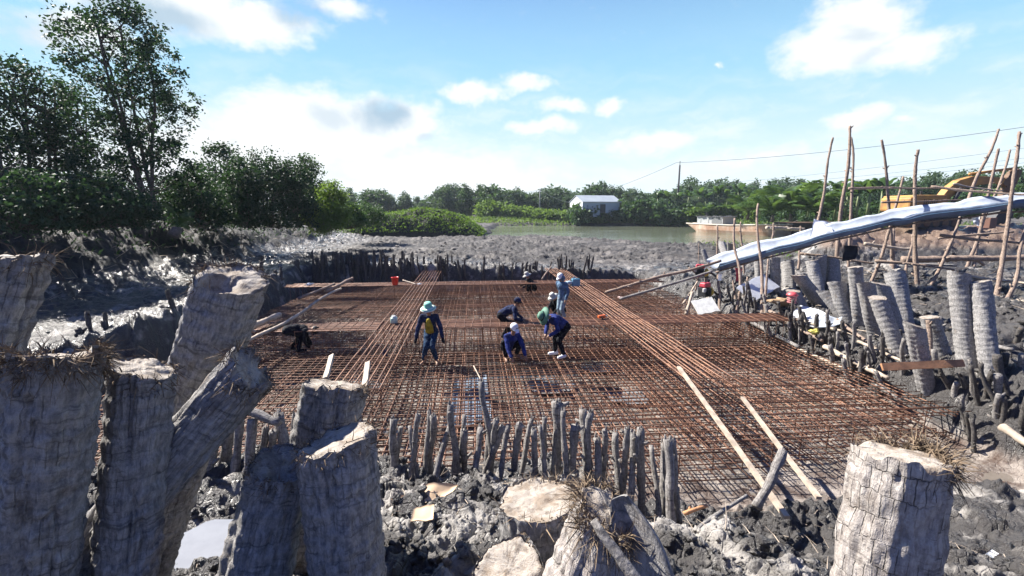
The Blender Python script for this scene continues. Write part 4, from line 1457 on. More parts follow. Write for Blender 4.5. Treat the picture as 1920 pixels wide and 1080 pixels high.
MB().lathe([(.035, .345), (.035, .39), (.03, .395)], 12, (.11, 0, 0)).obj('cap', M_DKM, r)
MB().tube([(-.12, 0, .335), (-.11, 0, .40), (.02, 0, .40), (.03, 0, .335)], .018, 8).obj('handle', M_COOL, r, True)
r = thing('water_jug', 'pale blue flat jug lying beside the square jerrycan', 'jerrycan', W(1067, 533, 19.2), .5)
MB().box((0, 0, .07), (.28, .2, .14)).obj('body', mat('pale_blue_plastic', (.35, .48, .58), .45), r, bevel=.03)
MB().lathe([(.03, 0), (.03, .05)], 10, (.1, 0, .14)).obj('cap', M_DKM, r)
r = thing('power_tool', 'small orange power tool lying on the middle beam at the right bundle', 'power tool', G(1128, 597, BZ + .04), .4)
MB().box((0, 0, .06), (.26, .09, .09)).obj('housing', mat('orange_plastic', (.70, .14, .03), .4), r, bevel=.02)
MB().tube([(-.03, 0, .05), (-.06, -.12, .03)], .022, 8).obj('grip', M_DKM, r, True)
MB().lathe([(.055, -.01), (.055, .012), (.01, .02)], 16, (.15, 0, .06)).obj('disc', mat('grey_steel', (.4, .4, .42), .4, metal=.8), r)
r = thing('tool_pouch', 'small dark blue pouch hung on the left lengthwise beam', 'pouch', W(722, 662, 11.0))
MB().box((0, 0, 0), (.13, .09, .17), taper=.75).obj('pouch', mat('navy_cloth', (.015, .02, .06), .8), r, bevel=.03)
MB().tube([(-.04, 0, .08), (0, 0, .14), (.04, 0, .08)], .008, 6).obj('strap', M_DKM, r)
for (px, py, sx, lab) in [(580, 533, .22, 'crumpled white bag lying at the left end of the far beam'), (787, 532, .08, 'tiny white scrap on the far beam at the left bundle')]:
    c = W(px, py, 17.6)
    tag(clods('plastic_bag', np.array([[c.x, c.y, c.z]]), np.array([sx]), M_SHEET, True, .4), lab, 'plastic bag')
c = G(1163, 559, .03)
tag(clods('plastic_bag', np.array([[c.x, c.y, c.z + .03]]), np.array([.14]), mat('pink_bag', (.75, .55, .5), .6), True, .4), 'pinkish bag lying at the lower end of the grey pole', 'plastic bag')
# blue grey sheets lying on the pit floor
M_FLOORS = mat('pale_floor_sheet', (.22, .28, .36), .2, var=.35, vscale=2, bump=.1, bscale=6)
sheet('plastic_sheet', 'pale blue plastic sheet under the mats near the tallest stake', 'plastic sheet', [G(a, b, -.50) for a, b in [(835, 802), (925, 792), (912, 705), (852, 710)]], M_FLOORS, crumple=.05, sub=12, seed=20)
for (px, py, rx, ry, sd) in [(1030, 722, .55, .5, 5), (1345, 572, .9, 1.3, 6), (640, 725, .8, .5, 7), (960, 600, .8, .7, 8), (1180, 745, .5, .4, 9), (660, 560, .9, 1.0, 10), (1120, 690, .5, .4, 11)]:
    puddle(px, py, -.505, rx, ry, sd)

# pump sets by the pit
def pump(px, py, t, rz, lab, s=1.0):
    r = thing('water_pump', lab, 'pump', W(px, py, t), rz)
    MB().tube([(-.26, -.16, .03), (.26, -.16, .03)], .018, 6).tube([(-.26, .16, .03), (.26, .16, .03)], .018, 6).tube([(-.2, -.16, .03), (-.2, .16, .03)], .018, 6).tube([(.2, -.16, .03), (.2, .16, .03)], .018, 6).obj('frame', M_DKM, r)
    m = MB().box((-.05, 0, .18), (.26, .24, .24))
    for k in range(6): m.box((-.05, -.135, .10 + k * .033), (.22, .04, .012))
    m.obj('engine_block', M_DKM, r, bevel=.012)
    MB().box((-.04, 0, .38), (.30, .20, .13), taper=.86).obj('fuel_tank', mat('faded_red_paint', (.50, .05, .07), .4), r, bevel=.03)
    MB().lathe([(.03, .445), (.03, .465), (.02, .47)], 12, (-.04, 0, 0)).obj('fuel_cap', M_DKM, r)
    rt = Matrix.Rotation(PI / 2, 3, 'Y')
    MB().lathe([(.05, 0), (.13, .02), (.14, .06), (.13, .10), (.06, .14)], 18, (.10, 0, .17), rt).obj('pump_housing', mat('yellow_paint', (.65, .47, .06), .5), r, True)
    MB().tube([(.2, 0, .17), (.32, -.02, .16), (.46, -.1, .06)], .035, 8).obj('hose_pipe', M_DKM, r, True)
    MB().box((-.2, -.09, .25), (.1, .08, .12)).obj('air_filter', mat('pale_grey_paint', (.5, .5, .48), .5), r, bevel=.02)
    r.scale = (s,) * 3
pump(1322, 559, 16.8, .5, 'red tanked motor pump sitting on the pit edge, the lower of two', 1.35)
pump(1314, 520, 18.2, -.4, 'red tanked motor set up on sticks under the chute mouth', 1.2)
for i, (a, b) in enumerate([((1304, 545), (1309, 516)), ((1330, 548), (1322, 516)), ((1292, 502), (1306, 514))]):
    stick('prop', 'thin prop stick carrying the upper motor', 'prop', W(*a, 18.0), W(*b, 18.2), .035, 1200 + i, M_POLE, 'props under the upper motor', .01)
r = thing('basket', 'small basket with a pinkish red lid on the right bank', 'basket', W(1484, 568, 14.4))
r.scale = (.85,.85,1.0)
m = MB()
for k in range(4): m.lathe([(.155 - .006 * (3 - k), .02 + k * .065), (.16, .03 + k * .065), (.155 - .006 * (3 - k), .04 + k * .065)], 20)
for k in range(14): a = k / 14 * 2 * PI; m.tube([(.135 * math.cos(a), .135 * math.sin(a), 0), (.158 * math.cos(a), .158 * math.sin(a), .25)], .008, 5)
m.lathe([(.13, 0), (.135, .012)], 18)
m.obj('wire_body', mat('pink_plastic', (.60, .25, .25), .5), r)
MB().lathe([(.20, .25), (.20, .27), (.13, .34), (.05, .36), (.0, .365)], 20).obj('lid', mat('pinkish_red_plastic', (.62, .09, .10), .4), r, True)

# ------------------------------------------------------------------ digger, barge, shed, power pole
M_YEL = mat('digger_yellow', (.47, .25, .06), .65, vscale=2, col2=(.26, .13, .045))
M_YELB = mat('worn_arm_paint', (.16, .085, .04), .6, var=.5, vscale=2)
dpos = W(1722, 425, 27.5)
r = thing('excavator', 'yellow excavator parked on the brown bank, arm folded out to the right', 'excavator', (dpos.x, dpos.y, 2.75), -YAW)
for s in (-1, 1):
    pl = [(-1.75, .3), (-1.5, .05), (1.5, .05), (1.75, .3), (1.75, .55), (1.5, .8), (-1.5, .8), (-1.75, .55)]
    tr = MB().prism(pl, .55, Matrix.Translation((-.4, s * 1.0, 0))).obj('track', M_DKM, r, bevel=.04)
    m = MB()
    for k in range(6): m.lathe([(.18, -.3), (.2, -.28), (.2, .28), (.18, .3)], 14, (-1.75 + k * .54, s * 1.0, .32), Matrix.Rotation(PI / 2, 3, 'X'))
    m.obj('roller', M_YELB, tr)
MB().lathe([(.7, .75), (.75, .8), (.75, .95), (.7, 1.0)], 24, (-.4, 0, 0)).obj('turntable', M_DKM, r)
MB().box((-.55, 0, 1.48), (1.9, 2.3, .95)).obj('engine_house', M_YEL, r, bevel=.07)
m = MB().box((-1.45, 0, 1.42), (.45, 2.2, .85)); m.obj('counterweight', M_YEL, r, bevel=.12)
m = MB()
for k in range(7): m.box((-.55 + (k - 3) * .12, -1.155, 1.5), (.05, .02, .4))
m.obj('grille', M_DKM, r)
MB().tube([(-.6, -.5, 1.9), (-.6, -.5, 2.2)], .06, 10).obj('exhaust', M_DKM, r)
cb = MB().box((.55, .75, 1.3), (1.0, .75, 1.2), taper=.88).obj('cab', M_YELB, r, bevel=.06)
MB().box((.55, .385, 1.45), (.7, .03, .6)).box((1.03, .75, 1.45), (.03, .5, .6)).obj('window', mat('dark_glass', (.02, .025, .03), .08, spec=.6), cb)
# arm outlines, metres right of and above the slew centre
s_ = 27.5 / F
def px2(px, py): return ((px - 1722) * s_ + .0, (425 - py) * s_ * 1.0 + (dpos.z - 2.75))
boom = [px2(*p) for p in [(1722, 408), (1736, 404), (1757, 372), (1776, 356), (1806, 349), (1848, 346), (1850, 337), (1826, 335), (1792, 334), (1768, 341), (1752, 354), (1736, 378)]]
MB().prism(boom, .5, Matrix.Translation((0, -.35, 0))).obj('boom', M_YEL, r, bevel=.03)
st = [px2(*p) for p in [(1838, 344), (1850, 352), (1862, 345), (1874, 332), (1875, 324), (1869, 321), (1862, 324), (1852, 336)]]
MB().prism(st, .4, Matrix.Translation((.15, -.35, 0))).obj('boom_tip', M_YELB, r, bevel=.03)
st = [px2(*p) for p in [(1861, 326), (1872, 321), (1877, 326), (1876, 338), (1860, 388), (1850, 398), (1846, 388), (1856, 350)]]
ar = MB().prism(st, .34, Matrix.Translation((.05, -.35, 0))).obj('dipper_arm', M_YELB, r, bevel=.03)
a, b = px2(1752, 393), px2(1768, 355)
MB().tube([(a[0], -.75, a[1]), (b[0], -.75, b[1])], .11, 10).obj('boom_ram', M_DKM, r, True)
a, b = px2(1790, 333), px2(1868, 322)
MB().tube([(a[0], -.35, a[1] + .1), (b[0], -.35, b[1] + .06)], .08, 10).obj('arm_ram', M_YEL, r, True)
bk = [px2(*p) for p in [(1846, 392), (1862, 390), (1870, 402), (1864, 418), (1846, 424), (1830, 416), (1838, 408), (1842, 400)]]
MB().prism(bk, .9, Matrix.Translation((0, -.35, 0))).obj('bucket', M_DKM, r, bevel=.03)

# barge
M_HULL = mat('worn_barge_hull', (.45, .36, .28), .75, var=.35, vscale=.7, col2=(.30, .16, .095), bump=.3, bscale=4)
bw = G(1300, 433, .42); sw = G(1468, 443, .42)
ax_ = (sw - bw); Lb = ax_.length
ang = math.atan2(ax_.y, ax_.x)
r = thing('barge', 'long pale river barge with a low cabin, moored across the water', 'barge', bw, ang)
def hullsec(k):
    x = k * Lb
    hw = 1.9 * min(1, .35 + 2.2 * k) * (1 if k < .93 else 1 - (k - .93) * 3)
    zt = 1.25 + .5 * max(0, k - .55) ** 1.2 * 1.6
    rk = max(0, .12 - k) / .12
    return [(x - rk * 1.0, -hw, zt), (x, -hw * .97, zt * .35 + .3 * rk), (x + rk * 1.2, -hw * .8, -.3 + .5 * rk), (x + rk * 1.2, hw * .8, -.3 + .5 * rk), (x, hw * .97, zt * .35), (x - rk * 1.0, hw, zt)]
V, f = [], []
ks = np.linspace(0, 1, 22)
for k in ks: V += hullsec(k)
for i in range(21):
    for j in range(5): f.append((i * 6 + j, i * 6 + j + 1, i * 6 + j + 7, i * 6 + j + 6))
    f.append((i * 6 + 5, i * 6, i * 6 + 6, i * 6 + 11))
f.append(tuple(range(6))); f.append(tuple(21 * 6 + q for q in range(5, -1, -1)))
MB().add(V, f).obj('hull', M_HULL, r)
m = MB()
for s in (0, 5):
    m.tube([np.array(V[i * 6 + s]) + (0, (-.02 if s == 0 else .02), .03) for i in range(22)], .09, 6)
m.obj('gunwale', mat('pale_rail', (.62, .55, .45), .7), r, True)
cab_ = MB().box((Lb * .27, .2, 1.25 + .6), (Lb * .32, 2.4, 1.2)).obj('cabin', mat('grey_cabin_board', (.40, .42, .41), .7, var=.2, vscale=1), r)
for k in range(3): MB().box((Lb * (.16 + .1 * k), -1.015, 1.9), (.05, .03, 1.1)).obj('panel_trim', mat('dark_cabin_board', (.16, .17, .17), .7), cab_)
MB().box((Lb * .36, -1.012, 1.85), (Lb * .12, .03, 1.0)).obj('dark_panel', mat('dark_cabin_board', (.16, .17, .17), .7), cab_)
m = MB()
for k in range(12): m.box((Lb * (.12 + .028 * k), .2 + .1 * math.sin(k * 2), 2.50 + .03 * math.sin(k * 5)), (Lb * .03, 2.9, .05), Matrix.Rotation(.04 * math.sin(k * 3), 3, 'X'))
m.obj('roof', mat('weathered_roof_sheet', (.20, .20, .20), .6, var=.5), r)
bw2 = G(1462, 440, .42)
r = thing('barge', 'dark brown barge lying behind the end of the pale one', 'barge', bw2, -.12)
V2 = [(p[0] * .62, p[1] * .95, p[2] * 1.35) for p in V]
MB().add(V2, f).obj('hull', mat('dark_hull', (.075, .06, .055), .7, var=.5, vscale=.8), r)
m = MB()
for s in (0, 5): m.tube([np.array(V2[i * 6 + s]) + (0, 0, .03) for i in range(22)], .09, 6)
m.obj('gunwale', mat('brown_rail', (.28, .18, .12), .7), r, True)
stick('pole', 'pale pole floating in front of the dark barge', 'pole', W(1436, 427, 50), W(1508, 430, 50), .22, 1300, M_PALEW, None, .01)

# shed
sp = G(1112, 404, 1.3)
sp = W(1114, 399, 104)
sp.z -= .9
r = thing('shed', 'grey corrugated shed with a white gable end beyond the river', 'shed', (sp.x, sp.y, 1.7), -YAW + .28)
M_WALLG = mat('grey_corrugated_wall', (.40, .47, .50), .6, var=.12, vscale=.6)
M_WALLW = mat('white_end_wall', (.74, .75, .74), .7, var=.1)
zb = sp.z - 1.7
m = MB().box((0, 0, zb + 1.6), (9.0, 7, 3.2))
for k in range(44): m.box((-4.4 + k * .205, -3.51, zb + 1.6), (.06, .03, 3.1))
m.obj('wall', M_WALLG, r)
MB().prism([(-3.5, zb - .2), (3.5, zb - .2), (3.5, zb + 3.3), (0, zb + 4.6), (-3.5, zb + 3.3)], .1, Matrix.Translation((-4.56, 0, 0)) @ Matrix.Rotation(PI / 2, 4, 'Z')).obj('gable_wall', M_WALLW, r)
MB().box((-4.65, -1.4, zb + 1.3), (.06, 2.0, 2.4)).obj('shutter', mat('grey_shutter', (.5, .52, .52), .6), r)
MB().box((.35, -3.55, zb + 1.3), (1.3, .06, 3.0)).obj('door', mat('dark_doorway', (.03, .035, .04), .7), r)
MB().box((0, -3.62, zb + 3.28), (9.4, .12, .22)).obj('fascia', M_WALLW, r)
V = [(-4.75, -3.8, zb + 3.25), (4.9, -3.8, zb + 3.25), (4.9, 0, zb + 4.75), (-4.75, 0, zb + 4.75), (4.9, 3.8, zb + 3.25), (-4.75, 3.8, zb + 3.25)]
V += [(a, b, c + .12) for a, b, c in V]
MB().add(V, [(0, 3, 2, 1), (3, 5, 4, 2), (6, 7, 8, 9), (9, 8, 10, 11), (0, 1, 7, 6), (5, 11, 10, 4), (0, 6, 9, 3), (3, 9, 11, 5), (1, 2, 8, 7), (2, 4, 10, 8)]).obj('roof', mat('roof_sheet', (.36, .40, .42), .45, var=.15, vscale=.5), r)

# power pole and wires
pp = W(1269, 402, 100)
r = thing('power_pole', 'tall dark power pole on the far bank', 'power pole', (pp.x, pp.y, 1.2))
ptop = W(1268, 311, 100)
hh = ptop.z - 1.2
MB().tube([(0, 0, 0), (0, 0, hh)], [.26, .17], 12).obj('post', mat('tarred_pole', (.035, .035, .04), .8), r, True)
MB().tube([(0, 0, hh - .1), (0, 0, hh + .7)], .06, 8).obj('pin', M_DKM, r)
MB().lathe([(.05, 0), (.14, .04), (.08, .1), (.14, .16), (.05, .2)], 12, (0, 0, hh + .6)).obj('insulator', mat('brown_porcelain', (.12, .06, .04), .3), r)
M_WIRE = mat('wire_cable', (.10, .12, .14), .6)
def wire(lab, a, ta, b, tb, sag, rad, grp=None):
    A, B = W(*a, ta), W(*b, tb)
    n = 28
    pts = [A.lerp(B, i / n) - Vector((0, 0, sag * 4 * (i / n) * (1 - i / n))) for i in range(n + 1)]
    tag(MB().tube([tuple(p) for p in pts], rad, 5).obj('power_cable', M_WIRE), lab, 'cable', grp)
wire('main power cable running from the power pole to the upper right', (1268, 305), 100, (1990, 228), 60, .9, .035)
wire('power cable running down left from the power pole into the trees', (1268, 305), 100, (1120, 362), 150, .5, .045)
LW = 'thin cables low over the banana trees'
for i, (ya, yb) in enumerate([(345, 268), (352, 288), (358, 297)]):
    wire(['highest of the thin low cables at right', 'middle one of the thin low cables at right', 'lowest of the thin low cables at right'][i], (1330, ya), 95, (1990, yb), 60, .5, .02, LW)
wire('pale cable crossing in front of the far trees at left of the shed', (830, 375), 118, (1012, 356), 112, .6, .03)
wire('pale cable dropping from the far pole to the shed', (1012, 356), 112, (1072, 381), 104, .4, .03)
p = W(1012, 388, 112)
r = thing('power_pole', 'thin grey pole among the far trees left of the shed', 'power pole', (p.x, p.y, 1.2))
MB().tube([(0, 0, 0), (0, 0, W(1012, 354, 112).z - 1.2)], [.2, .14], 10).obj('post', mat('grey_pole', (.18, .19, .19), .8), r, True)
# blue drum / litter on the bank, white sack by the bank, broken concrete lumps
sheet('sack', 'white sack hanging on the slanting poles at right', 'sack', [W(1826, 420, 16.2), W(1836, 424, 16.1), W(1838, 404, 16.1), W(1822, 408, 16.2)], M_SHEET, crumple=.1, sub=8, seed=31)
r = thing('crate', 'brown box lying on the bank right of the white sack', 'box', W(1850, 424, 21.5), .3)
MB().box((0, 0, .15), (.6, .45, .5)).obj('carton', mat('brown_carton', (.20, .10, .07), .8), r, bevel=.02)
# ------------------------------------------------------------------ vegetation
def leaves(C_, rs, l, w_, droop=.25, up=.25):
    """one four cornered leaf at each centre"""
    N = len(C_)
    d = rs.normal(0, 1, (N, 3)); d[:, 2] = d[:, 2] * .7 + up
    d /= np.linalg.norm(d, axis=1)[:, None]
    s = np.cross(d, rs.normal(0, 1, (N, 3)))
    s /= np.linalg.norm(s, axis=1)[:, None] + 1e-9
    k = rs.uniform(.65, 1.25, (N, 1))
    L_, W_ = l * k, w_ * k
    a = C_
    t = C_ + d * L_ - np.array([0, 0, 1]) * droop * L_
    mid = C_ + d * L_ * .45
    V = np.stack([a, mid - s * W_, t, mid + s * W_], 1).reshape(-1, 3)
    return V, np.arange(N * 4).reshape(N, 4)


def tree(label, cat, base, h, prof, ncl, nlf, ll, lw, stems, mleaf, seed, clr=.35, trunk_r=None, group=None, spread=.06, name='leafy_tree', lean=(0, 0), squash=1.0, open_=0.0):
    """prof: (height fraction, crown radius) pairs"""
    rs = np.random.default_rng(seed)
    root = thing(name, label, cat, base, 0, group)
    tr = trunk_r or h * .014
    fr = np.array(prof)
    m = MB()
    stem_paths = []
    for s in range(stems):
        a = 2 * PI * s / stems + rs.uniform(-.5, .5)
        rr_ = spread * h * rs.uniform(.5, 1.4) * (stems > 1)
        n = 9
        z = np.linspace(0, h * rs.uniform(.78, .97), n)
        f = z / h
        ox = rr_ * np.cos(a) * f ** .7 * 2 + lean[0] * f + .02 * h * vn2(z * .9 / h * 4 + s * 7, z * 0, seed)
        oy = rr_ * np.sin(a) * f ** .7 * 2 + lean[1] * f + .02 * h * vn2(z * .9 / h * 4 + s * 7, z * 0 + 5, seed)
        P = np.stack([ox, oy, z], 1)
        stem_paths.append(P)
        m.tube(P, tr * (1 - f) ** .8 * (1 if stems == 1 else .7) + .006, 7, wob=.1, seed=s)
    cen, rad = [], []
    lo_ = fr[0, 0]
    tries = 0
    while len(cen) < ncl and tries < ncl * 30:
        tries += 1
        f = lo_ + (1 - lo_) * rs.random()
        R_ = np.interp(f, fr[:, 0], fr[:, 1])
        if rs.random() > (R_ / fr[:, 1].max()) ** 1.2: continue
        q = rs.random() ** .42 * R_
        a = rs.uniform(0, 2 * PI)
        bump = 1 + .28 * vn2(np.array([a * 1.3 + seed]), np.array([f * 7.0]), seed)[0]
        c = np.array([q * math.cos(a) * bump + lean[0] * f, q * math.sin(a) * bump * squash + lean[1] * f, f * h])
        if open_ and vn3(c[None] * 2.6 / (h * .25) + seed, seed)[0] < open_ - .75: continue
        cen.append(c); rad.append(clr * rs.uniform(.6, 1.3))
    cen = np.array(cen)
    for c in cen[:: max(1, len(cen) // 70)]:
        P = stem_paths[rs.integers(len(stem_paths))]
        dh = np.hypot(c[0] - P[:, 0], c[1] - P[:, 1])
        i = int(np.argmin(np.abs(P[:, 2] - (c[2] - .7 * dh - .1))))
        a = P[i]
        mid = (a + c) / 2 + np.array([0, 0, -.06 * np.linalg.norm(c - a)]) + rs.normal(0, .03 * h * .1, 3)
        m.tube([a, mid, c], [max(.008, tr * .28), max(.006, tr * .18), .004], 5)
    m.obj('trunk', M_TRUNK, root, True)
    cc = np.repeat(cen, nlf, 0)
    rr_ = np.repeat(np.array(rad), nlf)[:, None]
    off = rs.normal(0, .5, (len(cc), 3)) * rr_ * np.array([1, 1, .75])
    V, Q = leaves(cc + off, rs, ll, lw)
    link('crown', npmesh('crown', V, Q, mleaf), root)
    return root


def tpos(px, py, t):
    p = W(px, py, t)
    return Vector((p.x, p.y, p.z))


# big trees on the left levee
b_ = tpos(290, 408, 20)
tree('tallest tree on the left, airy crown over several slim stems', 'tree', b_, 9.25,
     [(.17, 1.2), (.22, 2.2), (.32, 1.9), (.42, 1.8), (.55, 2.2), (.68, 2.25), (.80, 1.95), (.90, 1.4), (.96, .8), (1.0, .4)], 400, 36, .16, .045, 4, L_DARK, 1, .36, .12, None, .045, lean=(-.5, 0), open_=.16)
b_ = tpos(95, 412, 19)
tree('dark broad tree left of the tallest one, top rounded', 'tree', b_, 6.2,
     [(.12, .9), (.3, 1.2), (.5, 1.6), (.7, 1.7), (.85, 1.4), (1, .5)], 200, 36, .16, .045, 4, L_DARK, 2, .42, .11, None, .07, open_=.1)
b_ = tpos(10, 412, 17.5)
tree('dark tree cut by the left edge of the photo', 'tree', b_, 5.3,
     [(.08, 1.2), (.3, 1.5), (.6, 1.6), (.85, 1.2), (1, .4)], 150, 30, .17, .045, 3, L_DARK, 3, .42, .10, None, .06, open_=.1)
b_ = tpos(168, 412, 21.5)
tree('slender dark tree in the gap left of the tallest one', 'tree', b_, 6.3,
     [(.1, .7), (.35, .9), (.6, 1.2), (.85, 1.0), (1, .3)], 110, 28, .17, .045, 3, L_DARK, 4, .40, .09, None, .05, open_=.1)
b_ = tpos(-90, 412, 18)
tree('dark tree just beyond the left edge', 'tree', b_, 7, [(.08, 1.2), (.3, 1.9), (.6, 1.8), (.85, 1.3), (1, .5)], 120, 26, .2, .05, 3, L_DARK, 5, .45, .1)
SHR = [  # px centre, base y, t, height m, radius m, leafmat, label
    (372, 418, 22, 2.5, 1.35, L_DARK, 'dark leafy shrub right of the foot of the tallest tree'),
    (330, 414, 24, 2.2, 1.4, L_DARK, 'low dark shrub behind the stems of the tallest tree'),
    (462, 420, 24, 3.3, 1.25, L_DARK, 'dark round shrub, left half of the dense clump mid left'),
    (505, 420, 25, 4.0, 1.75, L_DARK, 'highest dark shrub of the dense clump mid left'),
    (556, 420, 26, 3.6, 1.45, L_DARK, 'dark shrub at the right end of the dense clump mid left'),
    (585, 418, 30, 4.4, 1.2, L_MID, 'slim taller tree peeping out behind the dense clump'),
    (626, 420, 28, 2.6, 1.05, L_LITE, 'bright sunlit green shrub at the right of the dense clump'),
    (606, 428, 27, 1.3, .9, L_LITE, 'low bright bush at the foot of the sunlit shrub'),
    (655, 424, 33, 1.6, 1.3, L_MID, 'green bush between the sunlit shrub and the creeper mound'),
    (690, 420, 38, 1.8, 1.8, L_MID, 'green bush behind the left end of the creeper mound'),
    (60, 418, 15, 1.6, 1.6, L_DARK, 'low dark undergrowth bush at the far left'),
    (150, 418, 16.5, 1.7, 1.6, L_DARK, 'dark undergrowth bush under the broad dark tree'),
    (225, 415, 17.5, 1.5, 1.3, L_DARK, 'dark undergrowth bush left of the stems of the tallest tree'),
    (10, 405, 22, 2.2, 1.9, L_MID, 'bush behind the trees at the left edge'),
    (200, 404, 25, 2.4, 2.2, L_DARK, 'bush behind the gap between the left hand trees'),
    (400, 412, 27, 2.2, 1.5, L_MID, 'bush filling the gap left of the dense clump'),
]
for i, (px, py, t, h, r_, ml, lab) in enumerate(SHR):
    n = int(70 + 45 * r_ * h / 2)
    tree(lab, 'shrub', tpos(px, py, t) - Vector((0, 0, .2)), h + .2, [(.03, r_ * .8), (.25, r_), (.6, r_ * .95), (.85, r_ * .6), (1, r_ * .15)], n, 40, .15 if t < 28 else .17, .045, 4, ml, 20 + i, .36, .05, None, .08, 'shrub')

# creeper covered mound
c0 = G(768, 442, 1.0)
ml_, mw_, mh_ = 8.6, 3.6, 2.95
rm = thing('creeper_mound', 'long low mound smothered in bright green creeper before the river', 'overgrown mound', (c0.x, c0.y + 3.0, .85), -YAW)
nx, ny = 70, 30
V = []
for i in range(nx + 1):
    for j in range(ny + 1):
        x, y = (i / nx * 2 - 1), (j / ny * 2 - 1)
        e = max(0, 1 - abs(x) ** 3.2) ** .6 * max(0, 1 - abs(y) ** 2.4) ** .75
        V.append((x * ml_, y * mw_, e * mh_ * (.80 + .22 * math.sin(x * 2.1 + .8) - .12 * x) * (1 + .13 * vn2(np.array([x * 7.]), np.array([y * 4.]), 3)[0])))
V = np.array(V)
Q = [(i * (ny + 1) + j, (i + 1) * (ny + 1) + j, (i + 1) * (ny + 1) + j + 1, i * (ny + 1) + j + 1) for i in range(nx) for j in range(ny)]
link('earth', npmesh('earth', V, np.array(Q), mat('dark_earth', (.03, .03, .022), .95), True), rm)
rs = np.random.default_rng(77)
idx = rs.integers(0, len(V), 17000)
C_ = V[idx] + rs.normal(0, 1, (17000, 3)) * np.array([.12, .12, .10])
C_ = C_[V[idx][:, 2] > .12]
Vl, Ql = leaves(C_, rs, .24, .075, .4, .45)
fo = link('creeper_leaves', npmesh('creeper_leaves', Vl, Ql, leafmat('creeper_leaf', (.045, .105, .018), (.13, .22, .04), .35)), rm)

# far trees: a few kinds, copied along the far bank
GT = 'trees of the wood beyond the river'
protos = []
for k, (h, r_, st, ml, lab) in enumerate([(8.5, 2.6, 3, L_FAR, 'rounded far tree in the wood beyond the river'), (9.5, 2.0, 2, L_FAR, 'slender far tree with an airy top in the wood beyond the river'), (7.0, 3.0, 4, L_MID, 'low bushy far tree in the wood beyond the river'), (10.0, 2.4, 2, L_MID, 'tall dark far tree in the wood beyond the river')]):
    t_ = tree(lab, 'tree', (0, 0, 0), h, [(.12, r_ * .5), (.3, r_ * .95), (.55, r_), (.75, r_ * .8), (.9, r_ * .5), (1, r_ * .15)], 70, 36, .62, .19, st, ml, 60 + k, 1.0, .14, GT, .05, open_=.12)
    protos.append(t_)
rnd = random.Random(5)
spots = []
TOPS = [(640, 355), (700, 352), (750, 362), (800, 366), (815, 348), (850, 344), (900, 344), (960, 350), (1000, 352), (1030, 346), (1060, 350), (1100, 352), (1125, 338), (1150, 350), (1200, 352), (1235, 356), (1260, 350), (1300, 332), (1340, 335), (1390, 337), (1430, 340), (1480, 332), (1530, 350), (1600, 345), (1680, 340), (1750, 322), (1800, 318), (1850, 322), (1920, 315), (2000, 315)]
tx, ty = zip(*TOPS)
px = 615
while px < 2000:
    for row in range(2):
        t = (128 if px < 830 else 122) + row * 14 + rnd.uniform(-5, 5)
        if px > 1560: t *= .62
        top = np.interp(px, tx, ty) + rnd.uniform(-5, 12) + (2 if row else 6)
        p = W(px + rnd.uniform(-9, 9), top, t)
        spots.append((p.x, p.y, 1.5 if px < 1560 else 2.4, p.z))
    px += rnd.uniform(14, 21) * (1 if px < 1560 else 1.35)
for i, (x, y, zb, zt) in enumerate(spots):
    src = protos[i % 4] if i < 4 else protos[rnd.randrange(4)]
    hs = [8.5, 9.5, 7.0, 10.0][protos.index(src)]
    s = max(.45, (zt - zb) / hs)
    sc_ = (s * rnd.uniform(.8, 1.2), s * rnd.uniform(.8, 1.2), s)
    if i < 4:
        protos[i].location = (x, y, zb); protos[i].rotation_euler = (0, 0, rnd.uniform(0, 6)); s = (zt - zb) / [8.5, 9.5, 7.0, 10.0][i]; protos[i].scale = (s, s, s)
    else:
        dup(src, (x, y, zb), rnd.uniform(0, 6.28), None, sc_)

# bushes on the far bank
GB = 'bushes along the far bank of the river'
bush = tree('rounded bush on the far bank of the river', 'bush', (0, 0, 0), 2.2, [(.02, 1.1), (.3, 1.6), (.65, 1.4), (.9, .8), (1, .2)], 45, 42, .42, .14, 3, L_MID, 90, .6, .05, GB, .08, 'bush')
bush2 = tree('pale green loose bush on the far bank of the river', 'bush', (0, 0, 0), 1.8, [(.02, 1.4), (.3, 1.8), (.65, 1.4), (.9, .8), (1, .2)], 45, 40, .42, .13, 3, L_LITE, 91, .6, .05, GB, .08, 'bush')
first = {0: True, 1: True}
BS = [(1095, 412, 101, 1.5, 0), (1080, 408, 103, 1.0, 0), (1190, 412, 101, 1.5, 0), (1215, 412, 100, 1.7, 0), (1240, 414, 99, 1.6, 0), (1262, 416, 98, 1.5, 0), (1165, 412, 102, 1.1, 0), (1140, 412, 102, .9, 0), (1120, 412, 102, .8, 1), (1060, 410, 106, .9, 1), (1035, 408, 108, 1.1, 1), (1010, 406, 110, 1.2, 1), (985, 406, 112, 1.3, 1), (960, 404, 112, 1.1, 1), (935, 404, 114, 1.2, 1), (915, 402, 114, 1.4, 1), (1285, 408, 98, 1.4, 0), (1305, 404, 96, 1.3, 1), (1330, 404, 95, 1.3, 0), (1360, 404, 94, 1.3, 1), (1390, 404, 92, 1.3, 0), (1420, 406, 88, 1.2, 1), (1450, 408, 84, 1.2, 0), (1480, 408, 80, 1.1, 0), (1200, 402, 106, 1.2, 1), (1230, 402, 106, 1.5, 0), (1520, 412, 74, 1.2, 0), (1550, 412, 70, 1.3, 0), (1580, 414, 64, 1.2, 0), (1650, 404, 58, 1.4, 0), (1700, 402, 58, 1.4, 0), (1760, 398, 56, 1.5, 0), (1800, 396, 54, 1.5, 0), (1880, 392, 52, 1.7, 1), (1915, 390, 50, 1.7, 0)]
